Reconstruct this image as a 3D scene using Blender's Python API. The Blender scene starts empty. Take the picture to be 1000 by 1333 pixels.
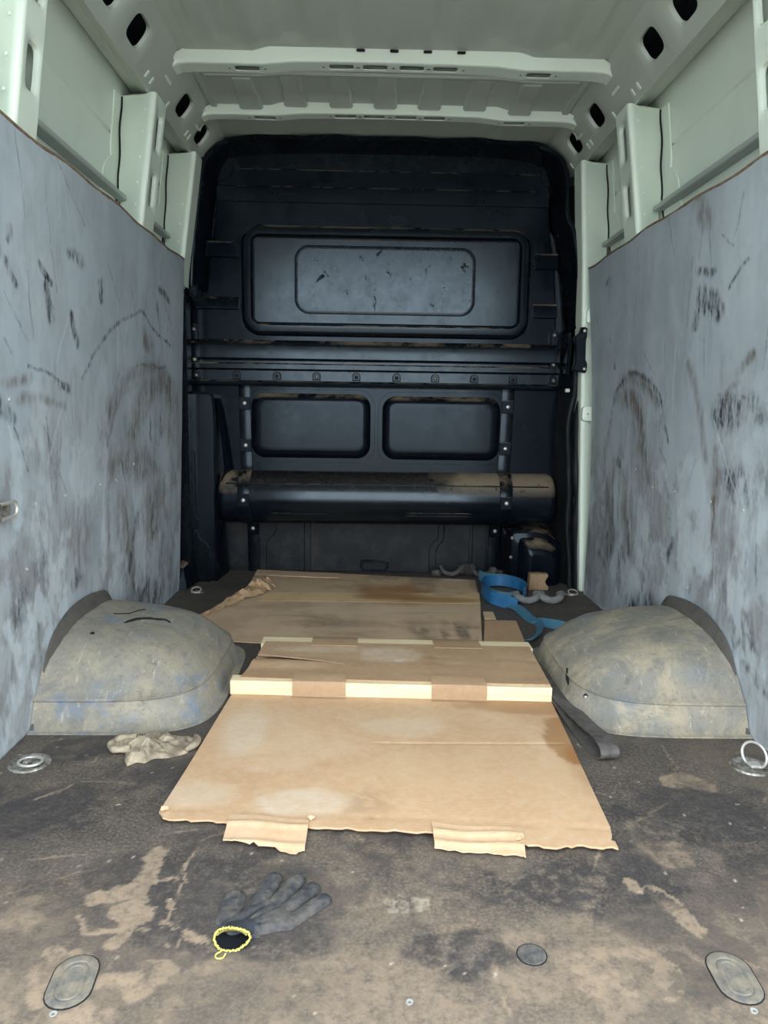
import bpy, bmesh, math, random
import numpy as np
from mathutils import Vector, Matrix, noise as mnoise
random.seed(7)
SC = bpy.context.scene
COL = SC.collection
PI = math.pi

# ------------------------------------------------------------------ camera
# metres: X to the right, Y into the van, Z up, cargo floor at z = 0
CAM_X, CAM_Z = -0.068, 0.78
cam_d = bpy.data.cameras.new('camera')
cam_d.sensor_fit = 'VERTICAL'
cam_d.sensor_height = 36.0
cam_d.sensor_width = 27.0
cam_d.lens = 26.008
cam_d.clip_start = 0.02
cam = bpy.data.objects.new('camera', cam_d)
COL.objects.link(cam)
cam.location = (CAM_X, 0.0, CAM_Z)
cam.rotation_euler = (Matrix.Rotation(math.radians(-1.248), 4, 'Z')
                      @ Matrix.Rotation(math.radians(90 - 7.873), 4, 'X')
                      @ Matrix.Rotation(math.radians(0.85), 4, 'Z')).to_euler()
SC.camera = cam

# ------------------------------------------------------------------ overcast daylight, exposure
world = bpy.data.worlds.new('overcast_sky')
SC.world = world
world.use_nodes = True
wn = world.node_tree
wn.nodes.clear()
w_out = wn.nodes.new('ShaderNodeOutputWorld')
w_bg = wn.nodes.new('ShaderNodeBackground')
w_geo = wn.nodes.new('ShaderNodeTexCoord')
w_sep = wn.nodes.new('ShaderNodeSeparateXYZ')
w_ramp = wn.nodes.new('ShaderNodeValToRGB')
w_ramp.color_ramp.elements[0].position = 0.0
w_ramp.color_ramp.elements[0].color = (0.85, 0.92, 0.97, 1)
w_ramp.color_ramp.elements[1].position = 0.9
w_ramp.color_ramp.elements[1].color = (0.90, 0.96, 1.0, 1)
wn.links.new(w_geo.outputs['Generated'], w_sep.inputs[0])
wn.links.new(w_sep.outputs['Z'], w_ramp.inputs[0])
wn.links.new(w_ramp.outputs[0], w_bg.inputs[0])
w_bg.inputs[1].default_value = 1.6
wn.links.new(w_bg.outputs[0], w_out.inputs[0])
vs = SC.view_settings
vs.view_transform = 'Standard'
vs.look = 'None'
vs.gamma = 1.0
vs.exposure = 2.0
vs.use_curve_mapping = False

# ------------------------------------------------------------------ helpers
BASE = {}

def base_of(parent):
    return BASE.get(parent.name, np.zeros(3)) if parent else np.zeros(3)

def mk(name, verts, faces, mat, parent=None, sharp=38, recalc=True, smooth=True, kind=None, origin=None):
    """one mesh object; vertices are given in world metres"""
    v = np.asarray(verts, float).reshape(-1, 3)
    if origin is not None:
        off = np.asarray(origin, float)
    else:
        off = base_of(parent)
    me = bpy.data.meshes.new(name)
    me.from_pydata((v - off).tolist(), [], [tuple(f) for f in faces])
    bm = bmesh.new()
    bm.from_mesh(me)
    if recalc:
        bmesh.ops.recalc_face_normals(bm, faces=bm.faces)
    if smooth:
        for f in bm.faces:
            f.smooth = True
        lim = math.radians(sharp)
        for e in bm.edges:
            if len(e.link_faces) == 2 and e.calc_face_angle(0) > lim:
                e.smooth = False
    bm.to_mesh(me)
    bm.free()
    me.materials.append(mat)
    o = bpy.data.objects.new(name, me)
    COL.objects.link(o)
    if origin is not None:
        o.location = off - base_of(parent)
    if parent:
        o.parent = parent
    BASE[o.name] = off
    if kind:
        o['kind'] = kind
    return o

def thing(name, label, cat, loc, group=None, kind=None):
    o = bpy.data.objects.new(name, None)
    o.empty_display_size = 0.05
    COL.objects.link(o)
    o.location = loc
    BASE[o.name] = np.array(loc, float)
    return tag(o, label, cat, group, kind)

def tag(o, label, cat, group=None, kind=None):
    o['label'] = label
    o['category'] = cat
    if group:
        o['group'] = group
    if kind:
        o['kind'] = kind
    return o

class MB:
    """collects pieces of one mesh"""
    def __init__(self):
        self.v = []
        self.f = []
    def add(self, verts, faces):
        n = len(self.v)
        self.v += [tuple(map(float, p)) for p in verts]
        self.f += [tuple(i + n for i in f) for f in faces]
        return self
    def box(self, x0, x1, y0, y1, z0, z1, b=0.0):
        v, f = boxvf(x0, x1, y0, y1, z0, z1, b)
        return self.add(v, f)
    def obj(self, name, mat, parent=None, **k):
        return mk(name, self.v, self.f, mat, parent, **k)

def boxvf(x0, x1, y0, y1, z0, z1, b=0.0):
    if x0 > x1: x0, x1 = x1, x0
    if y0 > y1: y0, y1 = y1, y0
    if z0 > z1: z0, z1 = z1, z0
    if b <= 0:
        v = [(x, y, z) for z in (z0, z1) for y in (y0, y1) for x in (x0, x1)]
        f = [(0, 2, 3, 1), (4, 5, 7, 6), (0, 1, 5, 4), (2, 6, 7, 3), (0, 4, 6, 2), (1, 3, 7, 5)]
        return v, f
    loops = []
    for z, i in ((z0, b), (z0 + b, 0), (z1 - b, 0), (z1, b)):
        c = b
        a0, a1, c0, c1 = x0 + i, x1 - i, y0 + i, y1 - i
        k = c if i == 0 else c * 0.6
        loops.append([(a0 + k, c0, z), (a1 - k, c0, z), (a1, c0 + k, z), (a1, c1 - k, z),
                      (a1 - k, c1, z), (a0 + k, c1, z), (a0, c1 - k, z), (a0, c0 + k, z)])
    return loftvf(loops, True, True)

def loftvf(loops, cap0=False, cap1=False, closed=True):
    n = len(loops[0])
    v = [p for l in loops for p in l]
    f = []
    m = n if closed else n - 1
    for k in range(len(loops) - 1):
        for i in range(m):
            j = (i + 1) % n
            f.append((k * n + i, k * n + j, (k + 1) * n + j, (k + 1) * n + i))
    if cap0:
        f.append(tuple(range(n))[::-1])
    if cap1:
        f.append(tuple((len(loops) - 1) * n + i for i in range(n)))
    return v, f

def rrect(x0, x1, z0, z1, r, seg=7):
    r = max(1e-4, min(r, (x1 - x0) / 2 - 1e-4, (z1 - z0) / 2 - 1e-4))
    pts = []
    for cx, cz, a in ((x1 - r, z0 + r, -90), (x1 - r, z1 - r, 0), (x0 + r, z1 - r, 90), (x0 + r, z0 + r, 180)):
        for k in range(seg + 1):
            t = math.radians(a + 90 * k / seg)
            pts.append((cx + r * math.cos(t), cz + r * math.sin(t)))
    return pts

def relief(name, levels, mat, parent, seg=7, **k):
    """stepped pad on a plane facing -Y: levels of (x0,x1,z0,z1,r,y)"""
    q = levels[-1]
    levels = list(levels) + [(q[0] + .012, q[1] - .012, q[2] + .012, q[3] - .012, max(.004, q[4] - .012), q[5])]
    loops = [[(x, l[5], z) for x, z in rrect(*l[:5], seg=seg)] for l in levels]
    v, f = loftvf(loops, False, True)
    return mk(name, v, f, mat, parent, **k)

def plate_xz(name, outline, y0, y1, mat, parent, bev=0.0, **k):
    """plate with an outline in X-Z, front at y0 (nearer), back at y1"""
    ol = np.array(outline, float)
    loops = []
    if bev > 0:
        loops.append([(x, y0, z) for x, z in inset(ol, bev)])
        loops.append([(x, y0 + bev, z) for x, z in ol])
    else:
        loops.append([(x, y0, z) for x, z in ol])
    loops.append([(x, y1, z) for x, z in ol])
    v, f = loftvf(loops, True, True)
    return mk(name, v, f, mat, parent, **k)

def inset(ol, d):
    ol = np.asarray(ol, float)
    n = len(ol)
    area = 0.5 * np.sum(ol[:, 0] * np.roll(ol[:, 1], -1) - np.roll(ol[:, 0], -1) * ol[:, 1])
    s = 1 if area > 0 else -1
    out = []
    for i in range(n):
        a, b, c = ol[i - 1], ol[i], ol[(i + 1) % n]
        e1 = (b - a) / (np.linalg.norm(b - a) + 1e-12)
        e2 = (c - b) / (np.linalg.norm(c - b) + 1e-12)
        n1 = np.array([-e1[1], e1[0]]) * s
        n2 = np.array([-e2[1], e2[0]]) * s
        m = n1 + n2
        m = m / max(0.5, float(np.dot(m, n1)))
        out.append(tuple(b + m * d))
    return out

def frames(pts, closed=False, up=(0, 0, 1)):
    P = np.asarray(pts, float)
    n = len(P)
    if closed:
        T = np.roll(P, -1, 0) - np.roll(P, 1, 0)
    else:
        T = np.gradient(P, axis=0)
    T /= np.linalg.norm(T, axis=1)[:, None] + 1e-12
    u = np.array(up, float)
    S = []
    N = []
    ref = None
    for t in T:
        r = u if ref is None else ref
        s = r - t * np.dot(r, t)
        if np.linalg.norm(s) < 1e-4:
            s = np.array([1.0, 0, 0]) - t * t[0]
        s /= np.linalg.norm(s)
        ref = s
        S.append(s)
        N.append(np.cross(t, s))
    return P, T, np.array(S), np.array(N)

def sweepvf(pts, r, n=10, closed=False, up=(0, 0, 1), caps=True):
    P, T, S, N = frames(pts, closed, up)
    rr = np.broadcast_to(np.asarray(r, float), (len(P),))
    loops = []
    for k in range(len(P)):
        loops.append([tuple(P[k] + rr[k] * (math.cos(2 * PI * i / n) * S[k] + math.sin(2 * PI * i / n) * N[k])) for i in range(n)])
    if closed:
        loops.append(loops[0])
    return loftvf(loops, caps and not closed, caps and not closed)

def smooth_path(pts, sub=8, closed=False):
    P = np.asarray(pts, float)
    n = len(P)
    out = []
    rng = range(n) if closed else range(n - 1)
    for i in rng:
        if closed:
            a, b, c, d = P[(i - 1) % n], P[i], P[(i + 1) % n], P[(i + 2) % n]
        else:
            a, b, c, d = P[max(i - 1, 0)], P[i], P[i + 1], P[min(i + 2, n - 1)]
        for k in range(sub):
            t = k / sub
            out.append(0.5 * ((2 * b) + (-a + c) * t + (2 * a - 5 * b + 4 * c - d) * t * t + (-a + 3 * b - 3 * c + d) * t ** 3))
    if not closed:
        out.append(P[-1])
    return np.array(out)

def ribbonvf(pts, wv, w, th=0.002):
    """flat webbing: path, width direction per point, width, thickness"""
    P, T, S, N = frames(pts)
    wv = np.asarray(wv, float)
    loops = []
    for k in range(len(P)):
        a = wv[k] - T[k] * np.dot(wv[k], T[k])
        a /= np.linalg.norm(a) + 1e-9
        b = np.cross(T[k], a)
        row = []
        for s, q in ((-1, -1), (-.5, -1), (0, -1), (.5, -1), (1, -1), (1, 1), (.5, 1), (0, 1), (-.5, 1), (-1, 1)):
            row.append(tuple(P[k] + a * s * w / 2 + b * q * th / 2))
        loops.append(row)
    return loftvf(loops, True, True)

def lathevf(cx, cy, prof, n=28, sx=1.0, sy=1.0, rot=0.0):
    """profile of (radius, z); flat ellipse by sx, sy"""
    loops = []
    c, s = math.cos(rot), math.sin(rot)
    for r, z in prof:
        l = []
        for i in range(n):
            a = 2 * PI * i / n
            x, y = r * sx * math.cos(a), r * sy * math.sin(a)
            l.append((cx + c * x - s * y, cy + s * x + c * y, z))
        loops.append(l)
    return loftvf(loops, False, True)

def screwvf(p, nrm, r, h, n=10):
    """small domed head at p with outward direction nrm"""
    p = np.array(p, float)
    d = np.array(nrm, float)
    d /= np.linalg.norm(d)
    a = np.cross(d, (0, 0, 1.0))
    if np.linalg.norm(a) < 0.1:
        a = np.cross(d, (1.0, 0, 0))
    a /= np.linalg.norm(a)
    b = np.cross(d, a)
    loops = []
    for rr, hh in ((1.0, -0.3), (1.0, 0.35), (0.75, 0.8), (0.35, 1.0)):
        loops.append([tuple(p + d * h * hh + r * rr * (math.cos(2 * PI * i / n) * a + math.sin(2 * PI * i / n) * b)) for i in range(n)])
    return loftvf(loops, True, True)

def hole_plate(mb, o, U, V, u0, u1, v0, v1, cu, cv, a, b, ex, depth, n=40):
    """rectangular sheet with a superellipse hole and turned-in rim"""
    o = np.array(o, float); U = np.array(U, float); V = np.array(V, float); D = np.array(depth, float)
    ang = [2 * PI * i / n for i in range(n)]
    for uu in (u0, u1):
        for vv in (v0, v1):
            ang.append(math.atan2(vv - cv, uu - cu) % (2 * PI))
    ang = sorted(set(round(t, 6) for t in ang))
    outer, inner, rim, deep = [], [], [], []
    for t in ang:
        c, s = math.cos(t), math.sin(t)
        k = 1e9
        if c > 1e-9: k = min(k, (u1 - cu) / c)
        if c < -1e-9: k = min(k, (u0 - cu) / c)
        if s > 1e-9: k = min(k, (v1 - cv) / s)
        if s < -1e-9: k = min(k, (v0 - cv) / s)
        r = (abs(c / a) ** ex + abs(s / b) ** ex) ** (-1 / ex)
        q = lambda rad, dep: tuple(o + U * (cu + rad * c) + V * (cv + rad * s) + D * dep)
        outer.append(q(k, 0))
        rim.append(q(min(r * 1.0 + 0.006, 0.5 * (r + k)), 0))
        inner.append(q(r, 0.2))
        deep.append(q(r * 0.97, 1.0))
    v, f = loftvf([outer, rim, inner, deep])
    mb.add(v, f)

def quad(mb, a, b, c, d):
    mb.add([a, b, c, d], [(0, 1, 2, 3)])

# ---- value noise on numpy grids
def vnoise(x, y, seed):
    rs = np.random.RandomState(seed)
    G = rs.rand(256, 256)
    xi = np.floor(x).astype(int); yi = np.floor(y).astype(int)
    fx = x - xi; fy = y - yi
    fx = fx * fx * (3 - 2 * fx); fy = fy * fy * (3 - 2 * fy)
    a = G[xi % 256, yi % 256]; b = G[(xi + 1) % 256, yi % 256]
    c = G[xi % 256, (yi + 1) % 256]; d = G[(xi + 1) % 256, (yi + 1) % 256]
    return (a * (1 - fx) + b * fx) * (1 - fy) + (c * (1 - fx) + d * fx) * fy

def fbm(x, y, seed, oct=5, gain=0.55):
    t = np.zeros_like(x); amp = 1.0; tot = 0.0
    for k in range(oct):
        t += amp * vnoise(x * 2 ** k + 17.3 * k, y * 2 ** k + 5.1 * k, seed + k)
        tot += amp
        amp *= gain
    return t / tot

def stroke(X, Y, pts, w):
    d = np.full(X.shape, 1e9)
    for (ax, ay), (bx, by) in zip(pts[:-1], pts[1:]):
        vx, vy = bx - ax, by - ay
        L = vx * vx + vy * vy + 1e-12
        t = np.clip(((X - ax) * vx + (Y - ay) * vy) / L, 0, 1)
        d = np.minimum(d, np.hypot(X - ax - t * vx, Y - ay - t * vy))
    return d / w

def sstep(a, b, x):
    t = np.clip((x - a) / (b - a), 0, 1)
    return t * t * (3 - 2 * t)

def grid_faces(nu, nv):
    i = np.arange(nu - 1)[:, None] * nv + np.arange(nv - 1)[None, :]
    return np.stack([i, i + nv, i + nv + 1, i + 1], -1).reshape(-1, 4)

def grid_obj(name, V, F, mat, parent, col=None, smooth=True):
    """big mesh from numpy arrays, colour layer 'marks'"""
    me = bpy.data.meshes.new(name)
    V = V - base_of(parent)
    me.vertices.add(len(V)); me.vertices.foreach_set('co', V.astype(np.float32).ravel())
    me.loops.add(F.size); me.loops.foreach_set('vertex_index', F.astype(np.int32).ravel())
    me.polygons.add(len(F))
    me.polygons.foreach_set('loop_start', np.arange(0, F.size, F.shape[1], dtype=np.int32))
    me.polygons.foreach_set('loop_total', np.full(len(F), F.shape[1], dtype=np.int32))
    me.update(calc_edges=True)
    me.polygons.foreach_set('use_smooth', np.full(len(F), smooth))
    if col is not None:
        at = me.color_attributes.new('marks', 'FLOAT_COLOR', 'POINT')
        c = np.ones((len(V), 4), np.float32); c[:, :3] = col
        at.data.foreach_set('color', c.ravel())
    me.materials.append(mat)
    o = bpy.data.objects.new(name, me)
    COL.objects.link(o)
    if parent: o.parent = parent
    BASE[o.name] = base_of(parent)
    return o

# ------------------------------------------------------------------ materials
class NT:
    def __init__(self, name):
        self.m = bpy.data.materials.new(name)
        self.m.use_nodes = True
        self.t = self.m.node_tree
        self.t.nodes.clear()
        self.out = self.t.nodes.new('ShaderNodeOutputMaterial')
        self.b = self.t.nodes.new('ShaderNodeBsdfPrincipled')
        self.t.links.new(self.b.outputs[0], self.out.inputs[0])
        tc = self.t.nodes.new('ShaderNodeTexCoord')
        self.obj = tc.outputs['Object']
    def n(self, typ, **props):
        nd = self.t.nodes.new(typ)
        for k, v in props.items():
            setattr(nd, k, v)
        return nd
    def put(self, sock, val):
        if hasattr(val, 'links') or isinstance(val, bpy.types.NodeSocket):
            self.t.links.new(val, sock)
        elif isinstance(val, (tuple, list)) and len(val) == 3 and sock.type == 'RGBA':
            sock.default_value = (*val, 1)
        else:
            sock.default_value = val
    def mapping(self, scale=(1, 1, 1), rot=(0, 0, 0), loc=(0, 0, 0)):
        mp = self.n('ShaderNodeMapping')
        self.put(mp.inputs[0], self.obj)
        mp.inputs['Scale'].default_value = scale
        mp.inputs['Rotation'].default_value = rot
        mp.inputs['Location'].default_value = loc
        return mp.outputs[0]
    def noise(self, scale, detail=4, rough=0.55, vec=None, dist=0.0):
        nd = self.n('ShaderNodeTexNoise')
        self.put(nd.inputs['Vector'], vec or self.obj)
        nd.inputs['Scale'].default_value = scale
        nd.inputs['Detail'].default_value = detail
        nd.inputs['Roughness'].default_value = rough
        nd.inputs['Distortion'].default_value = dist
        return nd.outputs['Fac']
    def ramp(self, fac, stops):
        nd = self.n('ShaderNodeValToRGB')
        cr = nd.color_ramp
        while len(cr.elements) < len(stops):
            cr.elements.new(0.5)
        for e, (p, c) in zip(cr.elements, stops):
            e.position = p
            e.color = (c, c, c, 1) if not isinstance(c, tuple) else (*c, 1)
        self.put(nd.inputs[0], fac)
        return nd.outputs[0]
    def mix(self, fac, a, b, mode='MIX'):
        nd = self.n('ShaderNodeMix', data_type='RGBA', blend_type=mode)
        self.put(nd.inputs[0], fac)
        self.put(nd.inputs[6], a)
        self.put(nd.inputs[7], b)
        return nd.outputs[2]
    def math(self, op, a, b=0.5, clamp=False):
        nd = self.n('ShaderNodeMath', operation=op)
        nd.use_clamp = clamp
        self.put(nd.inputs[0], a)
        self.put(nd.inputs[1], b)
        return nd.outputs[0]
    def attr(self, name='marks'):
        nd = self.n('ShaderNodeAttribute', attribute_name=name)
        sp = self.n('ShaderNodeSeparateColor')
        self.put(sp.inputs[0], nd.outputs['Color'])
        return sp.outputs
    def normal_z(self):
        g = self.n('ShaderNodeNewGeometry')
        sp = self.n('ShaderNodeSeparateXYZ')
        self.put(sp.inputs[0], g.outputs['Normal'])
        return sp.outputs['Z']
    def bump(self, h, strength=0.2, dist=0.005):
        nd = self.n('ShaderNodeBump')
        nd.inputs['Strength'].default_value = strength
        nd.inputs['Distance'].default_value = dist
        self.put(nd.inputs['Height'], h)
        self.put(self.b.inputs['Normal'], nd.outputs[0])
    def done(self, col, rough=0.5, metal=0.0, spec=0.5):
        self.put(self.b.inputs['Base Color'], col)
        self.put(self.b.inputs['Roughness'], rough)
        self.put(self.b.inputs['Metallic'], metal)
        self.b.inputs['Specular IOR Level'].default_value = spec
        return self.m

def S(r, g, b):
    f = lambda c: ((c / 255 + 0.055) / 1.055) ** 2.4 if c > 10 else c / 255 / 12.92
    return (f(r), f(g), f(b))

# white-green primer painted steel
t = NT('painted_steel')
dirt = t.ramp(t.noise(3.2, 6, 0.62), [(0.50, 0.0), (0.74, 0.35)])
t.bump(t.noise(14, 2), 0.04, 0.01)
M_STEEL = t.done(t.mix(dirt, S(222, 234, 220), S(196, 202, 188)), t.ramp(t.noise(9, 3), [(0.3, 0.28), (0.7, 0.42)]), 0, 0.5)

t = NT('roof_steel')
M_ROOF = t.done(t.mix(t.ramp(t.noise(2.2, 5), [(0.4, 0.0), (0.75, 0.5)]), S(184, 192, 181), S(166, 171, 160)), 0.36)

t = NT('cavity_steel')
M_CAV = t.done(t.mix(t.noise(6, 3), S(54, 62, 70), S(40, 47, 54)), 0.5)

# grey painted plywood lining with scuffs
def lining_mat(name):
    t = NT(name)
    a = t.attr()
    base = t.mix(t.ramp(t.noise(1.6, 5, 0.6), [(0.35, 0.0), (0.65, 1.0)]), S(160, 171, 179), S(182, 192, 199))
    base = t.mix(t.ramp(t.noise(5.5, 6, 0.65, t.mapping((1, 1, 0.25))), [(0.45, 0.0), (0.7, 0.35)]), base, S(132, 143, 153))
    fine = t.noise(70, 5, 0.7, t.mapping((1, 1, 0.3)))
    brk = t.ramp(fine, [(0.34, 0.0), (0.62, 1.0)])
    br = t.math('MULTIPLY', a[1], t.ramp(t.noise(26, 6, 0.7, t.mapping((1, 1.4, 0.35))), [(0.28, 0.25), (0.62, 1.0)]), True)
    base = t.mix(br, base, S(102, 92, 82))
    dk = t.math('MULTIPLY', a[0], brk, True)
    base = t.mix(dk, base, S(44, 46, 52))
    base = t.mix(t.math('MULTIPLY', a[2], 0.8), base, S(196, 208, 216))
    t.bump(t.noise(90, 4, 0.6, t.mapping((1, 1, 0.15))), 0.12, 0.002)
    return t.done(base, t.ramp(t.noise(12, 4), [(0.3, 0.42), (0.7, 0.62)]), 0, 0.4)
M_LINE = lining_mat('grey_painted_plywood')

t = NT('raw_plywood_edge')
M_PLYEDGE = t.done(t.mix(t.ramp(t.noise(30, 4, 0.6, t.mapping((1, 1, 4))), [(0.35, 0), (0.7, 1)]), S(92, 72, 56), S(156, 132, 104)), 0.75)

# dark film-faced plywood floor, worn and dusty
t = NT('worn_floor_board')
a = t.attr()
n1 = t.noise(60, 6, 0.72)
n2 = t.noise(12, 6, 0.62)
base = t.mix(t.ramp(n2, [(0.32, 0), (0.68, 1)]), S(70, 66, 63), S(92, 85, 79))
base = t.mix(t.ramp(t.noise(170, 4, 0.65), [(0.46, 0), (0.62, 0.6)]), base, S(122, 112, 101))
base = t.mix(t.ramp(t.noise(95, 5, 0.7, t.mapping(loc=(5, 5, 5))), [(0.50, 0), (0.64, 0.5)]), base, S(48, 46, 46))
tan = t.math('MULTIPLY', a[1], t.ramp(n1, [(0.30, 0.2), (0.55, 1.0)]), True)
base = t.mix(tan, base, S(152, 134, 114))
dk = t.math('MULTIPLY', a[0], t.ramp(n1, [(0.3, 0.4), (0.6, 1.0)]), True)
base = t.mix(dk, base, S(52, 51, 54))
base = t.mix(t.math('MULTIPLY', a[2], t.ramp(n1, [(0.35, 0.0), (0.6, 1.0)])), base, S(188, 176, 158))
t.bump(t.math('ADD', n1, t.noise(220, 2)), 0.12, 0.002)
M_FLOOR = t.done(base, t.ramp(n2, [(0.3, 0.5), (0.7, 0.72)]), 0, 0.35)

# black-blue painted bulkhead, dust on upward faces
def black_mat(name, c0, c1, r0, r1, smear=0.05, dust=True, ends=False, spec=0.30, scuff=False):
    t = NT(name)
    base = t.mix(t.ramp(t.noise(7, 6, 0.65), [(0.4, 0), (0.75, 1)]), c0, c1)
    sm = t.ramp(t.noise(9, 7, 0.7, t.mapping((1, 1, 0.6))), [(0.54, 0), (0.74, smear)])
    base = t.mix(sm, base, S(74, 78, 84))
    if dust:
        up = t.ramp(t.normal_z(), [(0.45, 0.0), (0.80, 1.0)])
        du = t.math('MULTIPLY', up, t.ramp(t.noise(9, 5, 0.7), [(0.46, 0.03), (0.60, 0.9)]), True)
        if ends:     # dried mud lies on the right half and at the left end only
            sx = t.n('ShaderNodeSeparateXYZ'); t.put(sx.inputs[0], t.obj)
            wob = t.math('ADD', sx.outputs['X'], t.math('MULTIPLY', t.noise(9, 5, 0.7), 0.5))
            msk = t.ramp(t.math('MULTIPLY', t.math('ADD', wob, 0.75), 0.5), [(0.0, 1.0), (0.14, 1.0), (0.18, 0.06), (0.60, 0.10), (0.68, 1.0)])
            up2 = t.ramp(t.normal_z(), [(0.15, 0.0), (0.60, 1.0)])
            du = t.math('MULTIPLY', t.math('MULTIPLY', up2, msk), t.ramp(t.noise(30, 5, 0.7), [(0.34, 0.2), (0.44, 1.0)]), True)
        base = t.mix(du, base, S(120, 106, 88))
        rough = t.mix(du, t.ramp(t.noise(16, 6, 0.7), [(0.3, r0), (0.7, r1)]), (0.9, 0.9, 0.9))
    else:
        rough = t.ramp(t.noise(16, 6, 0.7), [(0.3, r0), (0.7, r1)])
    if scuff:
        sc = t.ramp(t.noise(16, 8, 0.75, t.mapping((1.4, 1, 0.8), (0, 0.5, 0), (2.3, 0, 1.1)), 0.5), [(0.60, 0), (0.645, 1.0)])
        base = t.mix(sc, base, S(5, 7, 10))
        rough = t.mix(sc, rough, (0.85, 0.85, 0.85))
    t.bump(t.noise(60, 3), 0.05, 0.002)
    t.b.inputs['Specular Tint'].default_value = (0.72, 0.88, 1.0, 1)
    return t.done(base, rough, 0, spec)
M_BLACK = black_mat('black_painted_bulkhead', S(8, 13, 21), S(14, 20, 28), 0.10, 0.24, 0.05, True, False, 0.20)
M_GLOSS = black_mat('glossy_black_bulkhead', S(8, 13, 21), S(14, 20, 28), 0.14, 0.30, 0.06, True, False, 0.42)
M_BLACK2 = black_mat('black_rubbed_blank', S(16, 22, 30), S(30, 37, 46), 0.14, 0.32, 0.2, True, False, 0.5, True)
M_DARK = black_mat('black_plastic_trim', S(7, 11, 17), S(12, 17, 23), 0.18, 0.34, 0.04)
M_TUBE = black_mat('black_painted_tube', S(8, 13, 21), S(14, 20, 28), 0.12, 0.28, 0.08, True, True, 0.5)
M_RUBBER = black_mat('black_rubber', S(13, 14, 17), S(26, 25, 25), 0.45, 0.75, 0.2)
t = NT('lower_black_steel')
d = t.ramp(t.noise(8, 7, 0.72), [(0.46, 0), (0.70, 0.75)])
M_LOWER = t.done(t.mix(d, S(14, 19, 25), S(50, 50, 49)), 0.5, 0, 0.25)

t = NT('bright_steel')
M_BRIGHT = t.done(t.mix(t.noise(40, 4), S(226, 226, 222), S(176, 172, 164)), 0.35, 0.55)
t = NT('dull_zinc')
M_ZINC = t.done(t.mix(t.ramp(t.noise(60, 5, 0.7), [(0.4, 0), (0.6, 1)]), S(168, 166, 160), S(96, 90, 82)), 0.45, 0.5)

# grey plastic wheel arch, dusty and scuffed
def arch_mat(name, blue, tanw):
    t = NT(name)
    up = t.ramp(t.normal_z(), [(0.0, 0.0), (0.8, 1.0)])
    base = t.mix(t.ramp(t.noise(8, 6, 0.66), [(0.38, 0), (0.62, 1)]), S(116, 116, 112), S(140, 136, 126))
    base = t.mix(t.ramp(t.noise(10, 6, 0.68, t.mapping(loc=(4, 2, 1))), [(0.53, 0), (0.64, blue)]), base, S(98, 122, 150))
    tn = t.math('MULTIPLY', t.ramp(t.noise(9, 8, 0.72, t.mapping(loc=(1, 7, 3)), 0.6), [(0.45, 0), (0.60, 1)]), tanw)
    base = t.mix(tn, base, S(168, 157, 134))
    base = t.mix(t.math('MULTIPLY', up, 0.30), base, S(126, 120, 108))
    base = t.mix(t.ramp(t.noise(17, 8, 0.76, t.mapping(loc=(8, 3, 5)), 0.5), [(0.55, 0), (0.70, 0.6)]), base, S(86, 85, 81))
    base = t.mix(t.ramp(t.noise(42, 7, 0.72, t.mapping((2, .35, 1), (0, 0, 0.6))), [(0.58, 0), (0.70, 0.6)]), base, S(190, 184, 168))
    base = t.mix(t.ramp(t.noise(90, 6, 0.75), [(0.55, 0), (0.70, 0.5)]), base, S(84, 80, 74))
    t.bump(t.noise(30, 7, 0.74), 0.25, 0.005)
    return t.done(base, 0.62, 0, 0.35)
M_ARCH_L = arch_mat('grey_arch_plastic_bluish', 0.75, 0.6)
M_ARCH_R = arch_mat('grey_arch_plastic_dusty', 0.3, 0.95)
t = NT('dark_gap')
M_GAP = t.done(S(18, 18, 18), 0.9)
t = NT('dark_felt_flange')
M_FLANGE = t.done(t.mix(t.noise(30, 5), S(58, 57, 54), S(96, 92, 86)), 0.85)

# cardboards
def card_mat(name, c0, c1, dustc, dust, stain, flute=520, light=0.0):
    t = NT(name)
    base = t.mix(t.ramp(t.noise(4, 5, 0.6), [(0.35, 0), (0.65, 1)]), c0, c1)
    base = t.mix(t.ramp(t.noise(60, 5, 0.7), [(0.42, 0), (0.70, 0.35)]), base, dustc)
    base = t.mix(t.ramp(t.noise(3.1, 6, 0.7, t.mapping(loc=(3, 1, 0)), 0.6), [(0.52, 0), (0.72, dust)]), base, dustc)
    if stain > 0:
        base = t.mix(t.ramp(t.noise(5, 6, 0.66, t.mapping((0.8, 1.6, 1), loc=(9, 4, 0)), 0.4), [(0.52, 0), (0.68, stain)]), base, S(104, 92, 78))
    a = t.attr()
    base = t.mix(t.math('MULTIPLY', a[0], t.ramp(t.noise(30, 5, 0.7), [(0.3, 0.4), (0.6, 1.0)]), True), base, S(92, 84, 76))
    base = t.mix(a[1], base, S(150, 108, 68))
    base = t.mix(t.math('MULTIPLY', a[2], t.ramp(t.noise(40, 5, 0.7), [(0.3, 0.35), (0.65, 1.0)]), True), base, S(206, 190, 170))
    wv = t.n('ShaderNodeTexWave', wave_type='BANDS', bands_direction='Y')
    t.put(wv.inputs['Vector'], t.obj)
    wv.inputs['Scale'].default_value = flute / 6.283
    t.bump(wv.outputs['Fac'], 0.10, 0.002)
    return t.done(base, 0.8, 0, 0.25)
M_CARD = card_mat('clean_cardboard', S(186, 152, 118), S(196, 164, 130), S(206, 184, 158), 0.55, 0.0)
M_CARD_MID = card_mat('rubbed_cardboard', S(162, 132, 102), S(174, 144, 113), S(186, 162, 136), 0.5, 0.0, 340)
M_CARD_OLD = card_mat('dirty_cardboard', S(182, 156, 128), S(192, 166, 138), S(200, 178, 152), 0.3, 0.40)
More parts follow.
